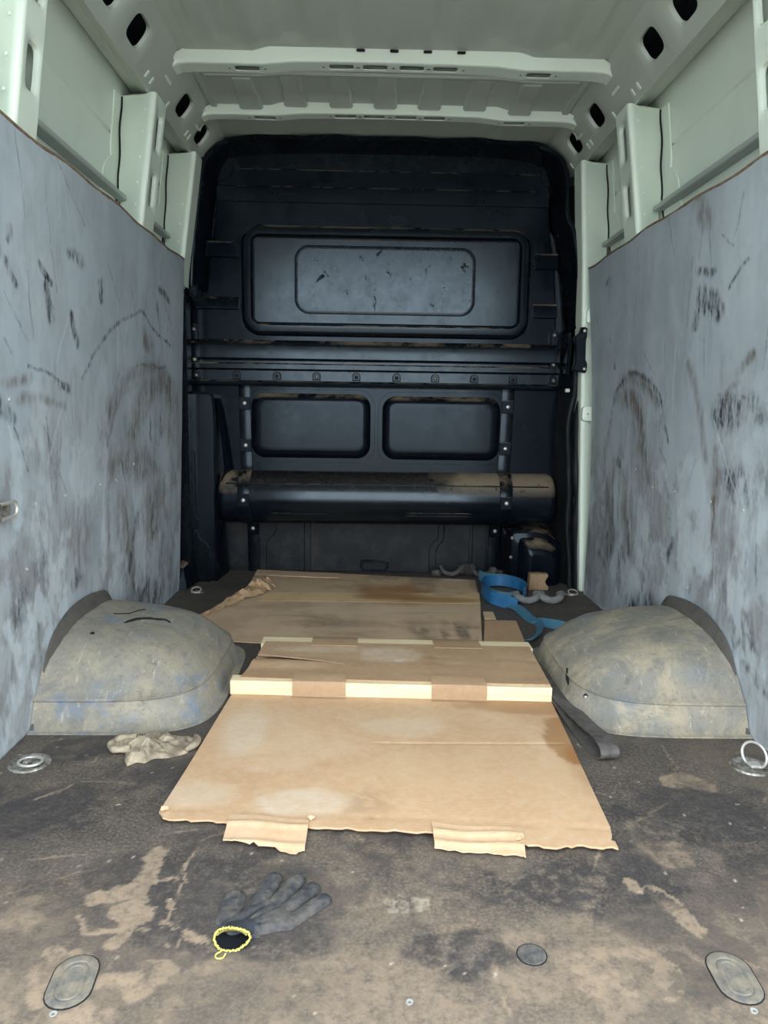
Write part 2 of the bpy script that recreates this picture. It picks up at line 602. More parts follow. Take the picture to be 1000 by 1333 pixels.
M_CARD_EDGE = card_mat('torn_cardboard', S(190, 157, 124), S(200, 170, 138), S(212, 188, 160), 0.6, 0.0)
M_CARD_EDGE2 = card_mat('brown_tape_band', S(196, 166, 126), S(206, 176, 136), S(210, 186, 150), 0.4, 0.25)
M_CARD_STAIN = card_mat('oil_soaked_cardboard', S(138, 100, 62), S(156, 118, 78), S(168, 136, 98), 0.3, 0.4)

t = NT('pale_softwood')
g = t.noise(7, 5, 0.6, t.mapping((1, 14, 22)), 0.4)
t.bump(g, 0.1, 0.001)
M_WOOD = t.done(t.mix(t.ramp(g, [(0.3, 0), (0.7, 1)]), S(236, 222, 190), S(214, 192, 150)), 0.65, 0, 0.3)

t = NT('dirty_cream_cloth')
t.bump(t.noise(420, 2), 0.2, 0.001)
M_RAG = t.done(t.mix(t.ramp(t.noise(22, 5, 0.65), [(0.35, 0), (0.65, 1)]), S(178, 165, 144), S(112, 101, 88)), 0.9, 0, 0.1)

t = NT('grey_knit')
wv = t.noise(700, 2)
t.bump(wv, 0.4, 0.001)
gc = t.mix(t.ramp(t.noise(45, 5, 0.65), [(0.38, 0), (0.66, 1)]), S(58, 61, 66), S(92, 88, 84))
M_KNIT = t.done(gc, 0.9, 0, 0.1)
t = NT('dark_knit_rib')
t.bump(t.noise(500, 2), 0.3, 0.001)
M_KNIT2 = t.done(t.mix(t.noise(60, 3), S(48, 53, 61), S(70, 73, 78)), 0.9, 0, 0.1)
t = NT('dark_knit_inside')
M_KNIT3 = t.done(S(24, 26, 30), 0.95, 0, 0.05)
t = NT('yellow_thread')
t.bump(t.noise(600, 2), 0.4, 0.001)
M_YELLOW = t.done(t.mix(t.noise(120, 3), S(206, 198, 112), S(168, 158, 82)), 0.8, 0, 0.2)

def web_mat(name, c0, c1):
    t = NT(name)
    t.bump(t.noise(300, 2), 0.2, 0.001)
    return t.done(t.mix(t.ramp(t.noise(30, 5, 0.65), [(0.35, 0), (0.68, 1)]), c0, c1), 0.6, 0, 0.4)
M_BLUE = web_mat('blue_webbing', S(22, 84, 130), S(38, 102, 146))
M_BLUE2 = web_mat('faded_blue_webbing', S(46, 106, 138), S(84, 118, 130))
M_GREYWEB = web_mat('grey_webbing', S(66, 63, 61), S(98, 94, 92))
t = NT('grey_rubber')
M_GRUB = t.done(t.mix(t.ramp(t.noise(30, 5, 0.7), [(0.35, 0), (0.7, 1)]), S(96, 98, 100), S(134, 134, 132)), 0.6)
t = NT('black_hook_rubber')
M_HOOK = t.done(t.mix(t.ramp(t.noise(40, 5, 0.7), [(0.35, 0), (0.7, 1)]), S(46, 46, 48), S(86, 82, 78)), 0.65)
t = NT('wood_block')
M_BLOCK = t.done(t.mix(t.ramp(t.noise(24, 5, 0.65, t.mapping((1, 1, .3))), [(0.35, 0), (0.7, 1)]), S(132, 108, 82), S(164, 138, 106)), 0.8)
t = NT('sticker_white')
M_STICK = t.done(S(226, 222, 222), 0.5)
t = NT('sticker_red')
M_STICKR = t.done(S(176, 120, 118), 0.5)
t = NT('grey_cap_plastic')
M_CAP = t.done(t.mix(t.ramp(t.noise(36, 6, 0.7), [(0.38, 0), (0.66, 1)]), S(92, 92, 90), S(136, 126, 110)), 0.65)
t = NT('dark_cap_plastic')
M_CAPD = t.done(t.mix(t.ramp(t.noise(70, 6, 0.7), [(0.38, 0), (0.66, 1)]), S(62, 64, 67), S(104, 100, 95)), 0.6)
t = NT('yard_asphalt')
M_YARD = t.done(t.mix(t.noise(3, 6, 0.7), S(148, 146, 140), S(168, 165, 158)), 0.85)
t = NT('beam_steel')
M_BEAM = t.done(S(168, 176, 170), 0.45)
# ------------------------------------------------------------------ the yard behind the van
mb = MB(); mb.box(-30, 30, -30, 30, -0.72, -0.68)
tag(mb.obj('ground', M_YARD, smooth=False), 'pale grey asphalt yard outside the open van doors', 'ground', kind='structure')

# ------------------------------------------------------------------ painted marks: walls and floor
LEFT=[
  ('d', 0.012, 0.8, [(1.646, 1.151), (1.645, 1.128)]) ,
  ('d', 0.01, 0.7, [(1.607, 1.101), (1.635, 1.074), (1.675, 1.038)]) ,
  ('d', 0.008, 0.9, [(1.79, 1.103), (1.858, 1.068)]) ,
  ('d', 0.016, 1, [(1.826, 1.057), (1.838, 1.022), (1.852, 0.986)]) ,
  ('d', 0.018, 0.5, [(1.964, 1.164), (2.055, 1.153)]) ,
  ('d', 0.016, 0.9, [(2.182, 1.121), (2.191, 1.081)]) ,
  ('d', 0.013, 0.8, [(1.976, 1.006), (1.99, 0.973), (2.013, 0.943)]) ,
  ('d', 0.01, 1.2, [(2.771, 1.208), (2.912, 1.175)]) ,
  ('d', 0.02, 0.5, [(2.759, 1.142), (2.781, 1.104)]) ,
  ('d', 0.004, 0.9, [(1.724, 0.869), (1.795, 0.86), (1.873, 0.844), (1.958, 0.824)]) ,
  ('d', 0.012, 0.8, [(1.9, 0.828), (1.958, 0.824)]) ,
  ('d', 0.006, 0.6, [(2.051, 0.851), (2.119, 0.905), (2.267, 1.002), (2.437, 1.062), (2.582, 1.091), (2.69, 1.053), (2.936, 1.01)]) ,
  ('d', 0.005, 0.6, [(2.51, 0.915), (2.666, 0.92), (2.874, 0.928)]) ,
  ('b', 0.03, 0.7, [(2.171, 0.598), (2.229, 0.73), (2.44, 0.86), (2.666, 0.908), (2.942, 0.87), (3.053, 0.762), (3.024, 0.624)]) ,
  ('b', 0.05, 0.8, [(2.443, 0.591), (2.538, 0.763), (2.753, 0.871), (2.945, 0.807), (2.97, 0.644)]) ,
  ('b', 0.03, 0.7, [(2.61, 1.006), (2.692, 0.974)]) ,
  ('b', 0.012, 0.7, [(2.229, 0.662), (2.351, 0.799), (2.536, 0.856)]) ,
  ('d', 0.012, 0.6, [(2.671, 0.739), (2.687, 0.656)]) ,
  ('d', 0.012, 0.6, [(2.817, 0.763), (2.827, 0.659)]) ,
  ('d', 0.02, 0.8, [(1.594, 0.78), (1.644, 0.75)]) ,
  ('b', 0.012, 0.7, [(1.615, 0.824), (1.735, 0.844)]) ,
  ('b', 0.012, 0.6, [(1.688, 0.791), (1.819, 0.792), (1.928, 0.776)]) ,
  ('b', 0.012, 0.5, [(1.792, 0.738), (1.842, 0.652), (1.881, 0.58)]) ,
  ('b', 0.02, 0.5, [(1.757, 0.781), (1.768, 0.76)]) ,
  ('d', 0.004, 0.6, [(1.594, 0.775), (1.664, 0.715), (1.717, 0.634)]) ,
  ('b', 0.08, 0.5, [(1.933, 0.443), (2.051, 0.402)]) ,
  ('d', 0.04, 0.5, [(1.813, 0.414), (1.784, 0.383)]) ,
  ('d', 0.06, 0.8, [(2.542, 0.182), (2.66, 0.081), (2.821, 0.079)]) ,
  ('b', 0.07, 0.6, [(2.383, 0.447), (2.435, 0.258)]) ,
  ('b', 0.07, 0.7, [(2.711, 0.447), (2.783, 0.203)]) ,
  ('b', 0.05, 0.6, [(2.205, 0.61), (2.771, 0.56)]) ,
  ('d', 0.01, 0.7, [(1.997, 0.336), (2.014, 0.305)]) ,
  ('b', 0.06, 0.5, [(1.641, 0.266), (1.627, 0.184)]) ,
  ('d', 0.05, 0.45, [(1.692, 0.333), (1.641, 0.266)]) ,
  ('d', 0.02, 0.5, [(1.98, 0.292), (2.032, 0.301)]) ,
  ('b', 0.04, 0.5, [(1.619, 0.604), (1.606, 0.552)]) ,
  ('d', 0.02, 0.5, [(2.538, 0.408), (2.435, 0.207)]) ,
]
RIGHT=[
  ('d', 0.03, 0.75, [(2.072, 1.096), (1.987, 1.072)]) ,
  ('d', 0.022, 0.7, [(2.041, 1.067), (1.971, 1.034)]) ,
  ('d', 0.018, 0.8, [(2.09, 1.061), (2.102, 1.025)]) ,
  ('d', 0.014, 0.5, [(2.092, 1.166), (1.994, 1.152)]) ,
  ('d', 0.01, 0.6, [(1.941, 1.06), (1.934, 1.041)]) ,
  ('d', 0.005, 0.8, [(1.821, 1.151), (1.869, 1.122), (1.908, 1.097)]) ,
  ('d', 0.008, 0.6, [(2.867, 0.743), (2.818, 0.84), (2.717, 0.896), (2.599, 0.919), (2.467, 0.894), (2.385, 0.862), (2.324, 0.81), (2.261, 0.691)]) ,
  ('b', 0.02, 0.7, [(2.817, 0.831), (2.717, 0.888), (2.576, 0.902), (2.445, 0.863), (2.362, 0.81)]) ,
  ('b', 0.035, 0.9, [(2.739, 0.838), (2.617, 0.836), (2.523, 0.781), (2.483, 0.673), (2.402, 0.564)]) ,
  ('b', 0.02, 0.6, [(2.867, 0.743), (2.934, 0.651), (2.94, 0.513)]) ,
  ('b', 0.02, 0.5, [(2.588, 0.748), (2.443, 0.568)]) ,
  ('b', 0.025, 0.8, [(2.109, 1.371), (2.084, 1.328), (2.04, 1.294)]) ,
  ('b', 0.012, 0.8, [(1.847, 0.88), (1.773, 0.92)]) ,
  ('d', 0.05, 0.75, [(1.924, 0.784), (1.851, 0.79)]) ,
  ('d', 0.035, 0.7, [(1.773, 0.801), (1.729, 0.779)]) ,
  ('d', 0.006, 0.6, [(1.954, 0.832), (1.843, 0.829), (1.701, 0.806)]) ,
  ('b', 0.01, 0.7, [(1.903, 0.836), (1.834, 0.863)]) ,
  ('b', 0.018, 0.9, [(1.941, 0.681), (1.943, 0.558)]) ,
  ('b', 0.008, 0.6, [(1.915, 0.754), (1.917, 0.712)]) ,
  ('d', 0.014, 0.9, [(2.762, 0.599), (2.723, 0.589)]) ,
  ('d', 0.04, 0.55, [(1.848, 0.622), (1.788, 0.599)]) ,
  ('d', 0.035, 0.6, [(1.715, 0.629), (1.683, 0.616)]) ,
  ('d', 0.01, 0.6, [(2.913, 1.269), (2.873, 1.284)]) ,
  ('d', 0.008, 0.8, [(2.873, 1.067), (2.872, 1.049)]) ,
  ('d', 0.008, 0.7, [(2.825, 0.96), (2.824, 0.943)]) ,
  ('b', 0.014, 0.5, [(2.131, 0.919), (2.063, 0.821), (2.007, 0.665)]) ,
  ('d', 0.02, 0.6, [(2.623, 0.39), (2.59, 0.288)]) ,
  ('b', 0.05, 0.8, [(2.871, 0.283), (2.839, 0.259)]) ,
  ('d', 0.05, 0.55, [(1.855, 0.615), (1.732, 0.591)]) ,
  ('d', 0.06, 0.5, [(1.772, 0.247), (1.744, 0.211)]) ,
  ('d', 0.02, 0.5, [(1.754, 0.183), (1.645, 0.13)]) ,
  ('d', 0.05, 0.7, [(2.602, 0.085), (2.369, 0.148)]) ,
  ('b', 0.025, 0.8, [(1.936, 0.62), (1.954, 0.499), (1.985, 0.433)]) ,
  ('b', 0.05, 0.5, [(2.896, 0.178), (2.857, 0.047)]) ,
  ('d', 0.02, 0.5, [(2.963, 0.205), (2.865, 0.185)]) ,
  ('d', 0.015, 0.6, [(2.208, 0.4), (2.24, 0.332)]) ,
  ('b', 0.06, 0.5, [(1.853, 0.444), (1.836, 0.402)]) ,
  ('d', 0.02, 0.45, [(2.465, 0.235), (2.437, 0.164)]) ,
  ('b', 0.05, 0.5, [(2.514, 0.594), (2.358, 0.567)]) ,
  ('b', 0.05, 0.55, [(1.896, 0.316), (1.852, 0.282)]) ,
  ('b', 0.06, 0.4, [(1.697, 0.079), (1.649, 0.05)]) ,
]
SCR_L= [(2.491, 0.588), (3.025, 0.586), (2.317, 0.55), (2.184, 0.549), (1.754, 0.547), (1.928, 0.547), (2.324, 0.547), (1.705, 0.4), (1.635, 0.79)]
SCR_R= [(2.539, 0.588), (2.374, 0.544), (2.198, 0.548), (1.96, 0.548), (1.787, 0.548), (2.089, 0.279), (2.601, 0.939)]
FLOOR=[
  ('t', 0.02, 1, [(-0.431, 1.215), (-0.433, 1.181), (-0.428, 1.149), (-0.434, 1.119), (-0.468, 1.107), (-0.493, 1.096)]) ,
  ('t', 0.015, 1, [(-0.432, 1.137), (-0.424, 1.063), (-0.425, 1.011), (-0.432, 0.992)]) ,
  ('t', 0.03, 0.8, [(-0.44, 1.068), (-0.419, 1.057)]) ,
  ('t', 0.006, 0.9, [(-0.508, 1.057), (-0.482, 1.016), (-0.439, 1.021)]) ,
  ('t', 0.006, 0.8, [(-0.423, 1.036), (-0.39, 1.021)]) ,
  ('t', 0.005, 0.9, [(-0.421, 1.14), (-0.388, 1.146)]) ,
  ('t', 0.003, 0.8, [(-0.368, 1.042), (-0.374, 1.181), (-0.37, 1.215)]) ,
  ('t', 0.004, 0.9, [(-0.387, 1.093), (-0.368, 1.068)]) ,
  ('t', 0.01, 0.8, [(-0.373, 1.036), (-0.348, 1.021), (-0.302, 1.001)]) ,
  ('t', 0.004, 0.8, [(-0.719, 1.392), (-0.677, 1.448)]) ,
  ('t', 0.015, 0.8, [(-0.355, 1.006), (-0.346, 0.997)]) ,
  ('t', 0.02, 0.7, [(-0.514, 0.978), (-0.496, 0.96), (-0.475, 0.973)]) ,
  ('t', 0.04, 0.6, [(-0.419, 0.909), (-0.382, 0.909)]) ,
  ('t', 0.035, 0.7, [(-0.439, 0.87), (-0.396, 0.913)]) ,
  ('t', 0.05, 0.5, [(-0.589, 1.063), (-0.543, 1.047)]) ,
  ('t', 0.03, 0.6, [(-0.362, 0.938), (-0.339, 0.933)]) ,
  ('t', 0.02, 0.7, [(-0.519, 0.938), (-0.493, 0.893)]) ,
  ('t', 0.03, 0.6, [(0.588, 1.478), (0.628, 1.49), (0.648, 1.455)]) ,
  ('t', 0.02, 0.8, [(0.406, 1.119), (0.428, 1.085), (0.436, 1.023)]) ,
  ('t', 0.012, 0.8, [(0.377, 1.14), (0.379, 1.119)]) ,
  ('t', 0.02, 0.5, [(0.318, 1.14), (0.266, 1.035)]) ,
  ('t', 0.015, 0.5, [(0.251, 1.162), (0.238, 1.092)]) ,
  ('t', 0.05, 0.5, [(0.472, 1.293), (0.472, 1.216)]) ,
  ('t', 0.004, 0.7, [(0.451, 0.967), (0.498, 0.951)]) ,
  ('t', 0.06, 0.6, [(0.268, 0.936), (0.337, 0.936)]) ,
  ('d', 0.05, 0.7, [(0.399, 1.216), (0.405, 1.14)]) ,
  ('d', 0.08, 0.6, [(0.552, 1.39), (0.631, 1.37)]) ,
  ('d', 0.05, 0.6, [(0.375, 0.936), (0.389, 0.916)]) ,
  ('d', 0.04, 0.5, [(0.449, 0.988), (0.48, 0.977)]) ,
  ('d', 0.06, 0.5, [(0.362, 1.047), (0.424, 1.035)]) ,
  ('d', 0.07, 0.7, [(-0.744, 1.616), (-0.685, 1.628)]) ,
  ('d', 0.08, 0.7, [(-0.738, 1.317), (-0.675, 1.384)]) ,
  ('d', 0.06, 0.6, [(-0.494, 1.162), (-0.455, 1.175)]) ,
  ('d', 0.07, 0.5, [(-0.385, 1.149), (-0.329, 1.074)]) ,
  ('d', 0.06, 0.5, [(-0.407, 0.987), (-0.355, 0.969)]) ,
  ('h', 0.008, 0.35, [(-0.024, 1.09), (-0.021, 1.068)]) ,
  ('h', 0.008, 0.35, [(-0.004, 1.094), (-0.003, 1.068)]) ,
  ('h', 0.008, 0.35, [(0.016, 1.09), (0.016, 1.072)]) ,
  ('h', 0.008, 0.35, [(0.029, 1.087), (0.028, 1.076)]) ,
]


def bow_out(y, z):     # the right board bellies out towards the bulkhead
    return 0.024 * np.sin(np.pi * np.clip(z / 1.372, 0, 1)) * sstep(2.3, 3.13, np.asarray(y, float))

def lining_x(z):
    return 0.876 - 0.05 * z / 1.372

def make_lining(side, strokes, seed):
    s = -1 if side == 'left' else 1
    Y0, Y1, Z1 = 0.62, 3.13, 1.372
    nu, nv = 520, 286
    yy = np.linspace(Y0, Y1, nu)[:, None] + np.zeros((1, nv))
    tt = np.linspace(0, 1, nv)[None, :] + np.zeros((nu, 1))
    top = Z1 + 0.004 * np.sin(yy * 5.1 + seed) + 0.003 * np.sin(yy * 17 + 2 * seed)
    zz = tt * top
    xx = s * (lining_x(zz) + (bow_out(yy, zz) if s > 0 else 0)) + 0.0025 * (fbm(yy * 2.1, zz * 2.1, seed + 40, 2) - 0.5)
    V = np.stack([xx, yy, zz], -1).reshape(-1, 3)
    dk = np.zeros_like(yy); br = np.zeros_like(yy); lt = np.zeros_like(yy)
    wx = yy + 0.02 * (fbm(yy * 14, zz * 14, seed + 3, 3) - 0.5)
    wz = zz + 0.02 * (fbm(yy * 14, zz * 14, seed + 9, 3) - 0.5)
    tex = fbm(yy * 60, zz * 26, seed + 11, 4)
    for ch, w, a, pts in strokes:
        if len(pts) > 2: pts = [tuple(q[:2]) for q in smooth_path([(u, v_, 0) for u, v_ in pts], 5)]
        d = stroke(wx, wz, pts, w)
        if ch == 'd': m = 1.25 * a * (1 - sstep(0.25, 1.5, d)) * (0.40 + 1.2 * sstep(0.35, 0.60, tex))
        else: m = 1.25 * a * (1 - sstep(0.0, 2.1, d)) * (0.65 + 0.7 * sstep(0.35, 0.62, tex))
        if ch == 'd': dk = np.maximum(dk, m)
        else: br = np.maximum(br, 0.85 * m)
    # general grime: denser towards the low part where loads rub, in vertical streaks
    g1 = fbm(yy * 16, zz * 4.5, seed + 21, 6, 0.62)
    g2 = fbm(yy * 2.6, zz * 2.6, seed + 31, 4)
    low = 0.25 + 0.75 * sstep(0.95, 0.35, zz)
    br = np.maximum(br, 0.85 * low * sstep(0.50, 0.70, 0.55 * g1 + 0.45 * g2))
    br = np.maximum(br, 0.6 * low * sstep(0.46, 0.64, fbm(yy * 8, zz * 7, seed + 81, 6, 0.66)))
    g3 = fbm(yy * 30, zz * 9, seed + 51, 6, 0.65)
    dk = np.maximum(dk, 0.55 * low * sstep(0.57, 0.72, 0.6 * g3 + 0.4 * fbm(yy * 3.3, zz * 3.3, seed + 61, 3)))
    lt = 0.75 * low * sstep(0.53, 0.66, fbm(yy * 9, zz * 5, seed + 71, 6, 0.65))
    # thin random scratches
    rs = np.random.RandomState(seed)
    for k in range(70):
        y0 = rs.uniform(1.4, 3.1); z0 = rs.uniform(0.05, 1.25)
        an = rs.normal(PI / 2, 0.35); L = rs.uniform(0.03, 0.22)
        m = 0.6 * (1 - sstep(0.3, 1.2, stroke(wx, wz, [(y0, z0), (y0 + L * math.cos(an) * 1.4, z0 + L * math.sin(an))], 0.0035)))
        if rs.rand() < 0.6: dk = np.maximum(dk, m)
        else: lt = np.maximum(lt, m)
    col = np.stack([np.clip(dk, 0, 1), np.clip(br, 0, 1), np.clip(lt, 0, 1)], -1).reshape(-1, 3)
    F = grid_faces(nu, nv)
    if s < 0: F = F[:, ::-1]
    # back and edges of the 12 mm board
    nb = len(V)
    Vb = V.reshape(nu, nv, 3).copy(); Vb[..., 0] += s * 0.012
    ring = [(i, 0) for i in range(nu)] + [(nu - 1, j) for j in range(1, nv)] + [(i, nv - 1) for i in range(nu - 2, -1, -1)] + [(0, j) for j in range(nv - 2, 0, -1)]
    rb = np.array([Vb[i, j] for i, j in ring]); ri = np.array([i * nv + j for i, j in ring])
    n = len(ring); k = np.arange(n); k2 = (k + 1) % n
    F2 = np.stack([ri[k], ri[k2], nb + k2, nb + k], -1)
    V = np.vstack([V, rb]); F = np.vstack([F, F2])
    col = np.vstack([col, np.zeros((n, 3))])
    loc = (s * 0.876, 1.9, 0)
    lab = {'left': 'scuffed grey plywood lining board along the left wall, with a metal tie ring',
           'right': 'scuffed grey plywood lining board along the right wall, beside the white door pillar'}[side]
    root = thing('plywood_lining_board', lab, 'wall panel', loc, 'plywood linings of the two side walls')
    grid_obj('board', V, F, M_LINE, root, col)
    # raw wood along the upper edge
    loops = []
    for y in np.linspace(Y0, Y1, 120):
        zt = Z1 + 0.004 * math.sin(y * 5.1 + seed) + 0.003 * math.sin(y * 17 + 2 * seed)
        h = 0.005 + 0.004 * mnoise.noise((y * 9, seed, 0)) + 0.003 * mnoise.noise((y * 31, seed, 3))
        x = lining_x(zt)
        loops.append([(s * (x - 0.0015), y, zt - h), (s * (x - 0.0015), y, zt + 0.0015), (s * (x + 0.013), y, zt + 0.0015), (s * (x + 0.013), y, zt - h)])
    v, f = loftvf(loops, True, True)
    mk('raw_edge', v, f, M_PLYEDGE, root)
    return root

lin_l = make_lining('left', LEFT, 3)
lin_r = make_lining('right', RIGHT, 8)
for root, pts, s in ((lin_l, SCR_L, -1), (lin_r, SCR_R, 1)):
    for y, z in pts:
        v, f = screwvf((s * (lining_x(z) - 0.0005 + (float(bow_out(y, z)) if s > 0 else 0)), y, z), (-s, 0, 0), 0.0045, 0.003)
        mk('screw', v, f, M_BRIGHT, root)

# floor
def make_floor():
    Y0, Y1 = 0.56, 3.56
    nu, nv = 420, 640
    xx = np.linspace(-0.892, 0.892, nu)[:, None] + np.zeros((1, nv))
    yy = np.linspace(Y0 ** 0.6, Y1 ** 0.6, nv)[None, :] ** (1 / 0.6) + np.zeros((nu, 1))
    V = np.stack([xx, yy, np.zeros_like(xx)], -1).reshape(-1, 3)
    wx = xx + 0.02 * (fbm(xx * 22, yy * 22, 3, 4) - 0.5) + 0.010 * (fbm(xx * 80, yy * 80, 7, 3) - 0.5)
    wy = yy + 0.02 * (fbm(xx * 22, yy * 22, 13, 4) - 0.5) + 0.010 * (fbm(xx * 80, yy * 80, 17, 3) - 0.5)
    tan = np.zeros_like(xx); dk = np.zeros_like(xx); hi = np.zeros_like(xx)
    tex = fbm(xx * 40, yy * 40, 23, 4)
    for ch, w, a, pts in FLOOR:
        m = a * (1 - sstep(0.75, 1.0, stroke(wx, wy, pts, w))) * (0.75 + 0.6 * sstep(0.3, 0.6, tex))
        if ch == 't': tan = np.maximum(tan, 1.0 * m)
        elif ch == 'd': dk = np.maximum(dk, 0.9 * m)
        else: hi = np.maximum(hi, m)
    g1 = fbm(xx * 5, yy * 5, 31, 6, 0.6); g2 = fbm(xx * 22, yy * 22, 41, 6, 0.62)
    near = sstep(1.30, 0.86, yy)      # foot traffic has rubbed the board by the doors
    tan = np.maximum(tan, 0.75 * (0.25 + 0.75 * near) * sstep(0.46, 0.62, 0.55 * g1 + 0.45 * g2))
    tan = np.maximum(tan, near * (0.25 + 0.35 * sstep(0.30, 0.6, g2)))
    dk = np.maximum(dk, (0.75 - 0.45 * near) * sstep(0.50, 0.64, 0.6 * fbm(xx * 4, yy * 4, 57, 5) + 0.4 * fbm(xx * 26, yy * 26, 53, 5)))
    for cx_, cy_, rx_, ry_ in ((-0.33, 1.10, 0.16, 0.13), (-0.20, 1.02, 0.10, 0.08), (0.30, 1.12, 0.22, 0.08), (-0.75, 1.35, 0.25, 0.10), (0.60, 1.32, 0.22, 0.12), (0.08, 0.97, 0.10, 0.06)):
        bl = 1 - sstep(0.6, 1.1, np.hypot((xx - cx_) / rx_, (yy - cy_) / ry_) + 1.6 * (fbm(xx * 16, yy * 16, 91, 5, 0.62) - 0.5))
        dk = np.maximum(dk, 0.8 * bl * sstep(0.36, 0.52, fbm(xx * 60, yy * 60, 93, 4)))
        tan = np.where(tan < 0.7, tan * (1 - 0.75 * bl), tan)
    dk = np.where(tan > 0.7, dk * 0.2, dk)
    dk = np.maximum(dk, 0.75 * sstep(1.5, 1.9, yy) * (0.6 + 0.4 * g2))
    rs = np.random.RandomState(5)
    for k in range(60):
        x0 = rs.uniform(-0.8, 0.8); y0 = rs.uniform(0.86, 1.8)
        an = rs.uniform(0, PI); L = rs.uniform(0.02, 0.16)
        m = rs.uniform(0.3, 0.8) * (1 - sstep(0.3, 1.2, stroke(wx, wy, [(x0, y0), (x0 + L * math.cos(an), y0 + L * math.sin(an))], 0.003)))
        tan = np.maximum(tan, m)
    for k in range(90):
        x0 = rs.uniform(-0.85, 0.85); y0 = rs.uniform(0.86, 1.8)
        hi = np.maximum(hi, (np.hypot(xx - x0, yy - y0) < rs.uniform(0.002, 0.004)) * 0.9)
    col = np.clip(np.stack([dk, tan, hi], -1), 0, 1).reshape(-1, 3)
    F = grid_faces(nu, nv)
    o = grid_obj('floor', V, F, M_FLOOR, None, col)
    tag(o, 'worn dark brown plywood cargo floor with tan scratches and dust', 'floor', kind='structure')
    m = MB(); m.box(-0.93, 0.93, 0.55, 3.6, -0.10, -0.004)
    m.obj('underfloor', M_CAV, o, smooth=False)
    return o
floor = make_floor()

# ------------------------------------------------------------------ steel body sides
def pil_x(z):
    return 0.836 - 0.057 * (z - 1.37) / 0.42

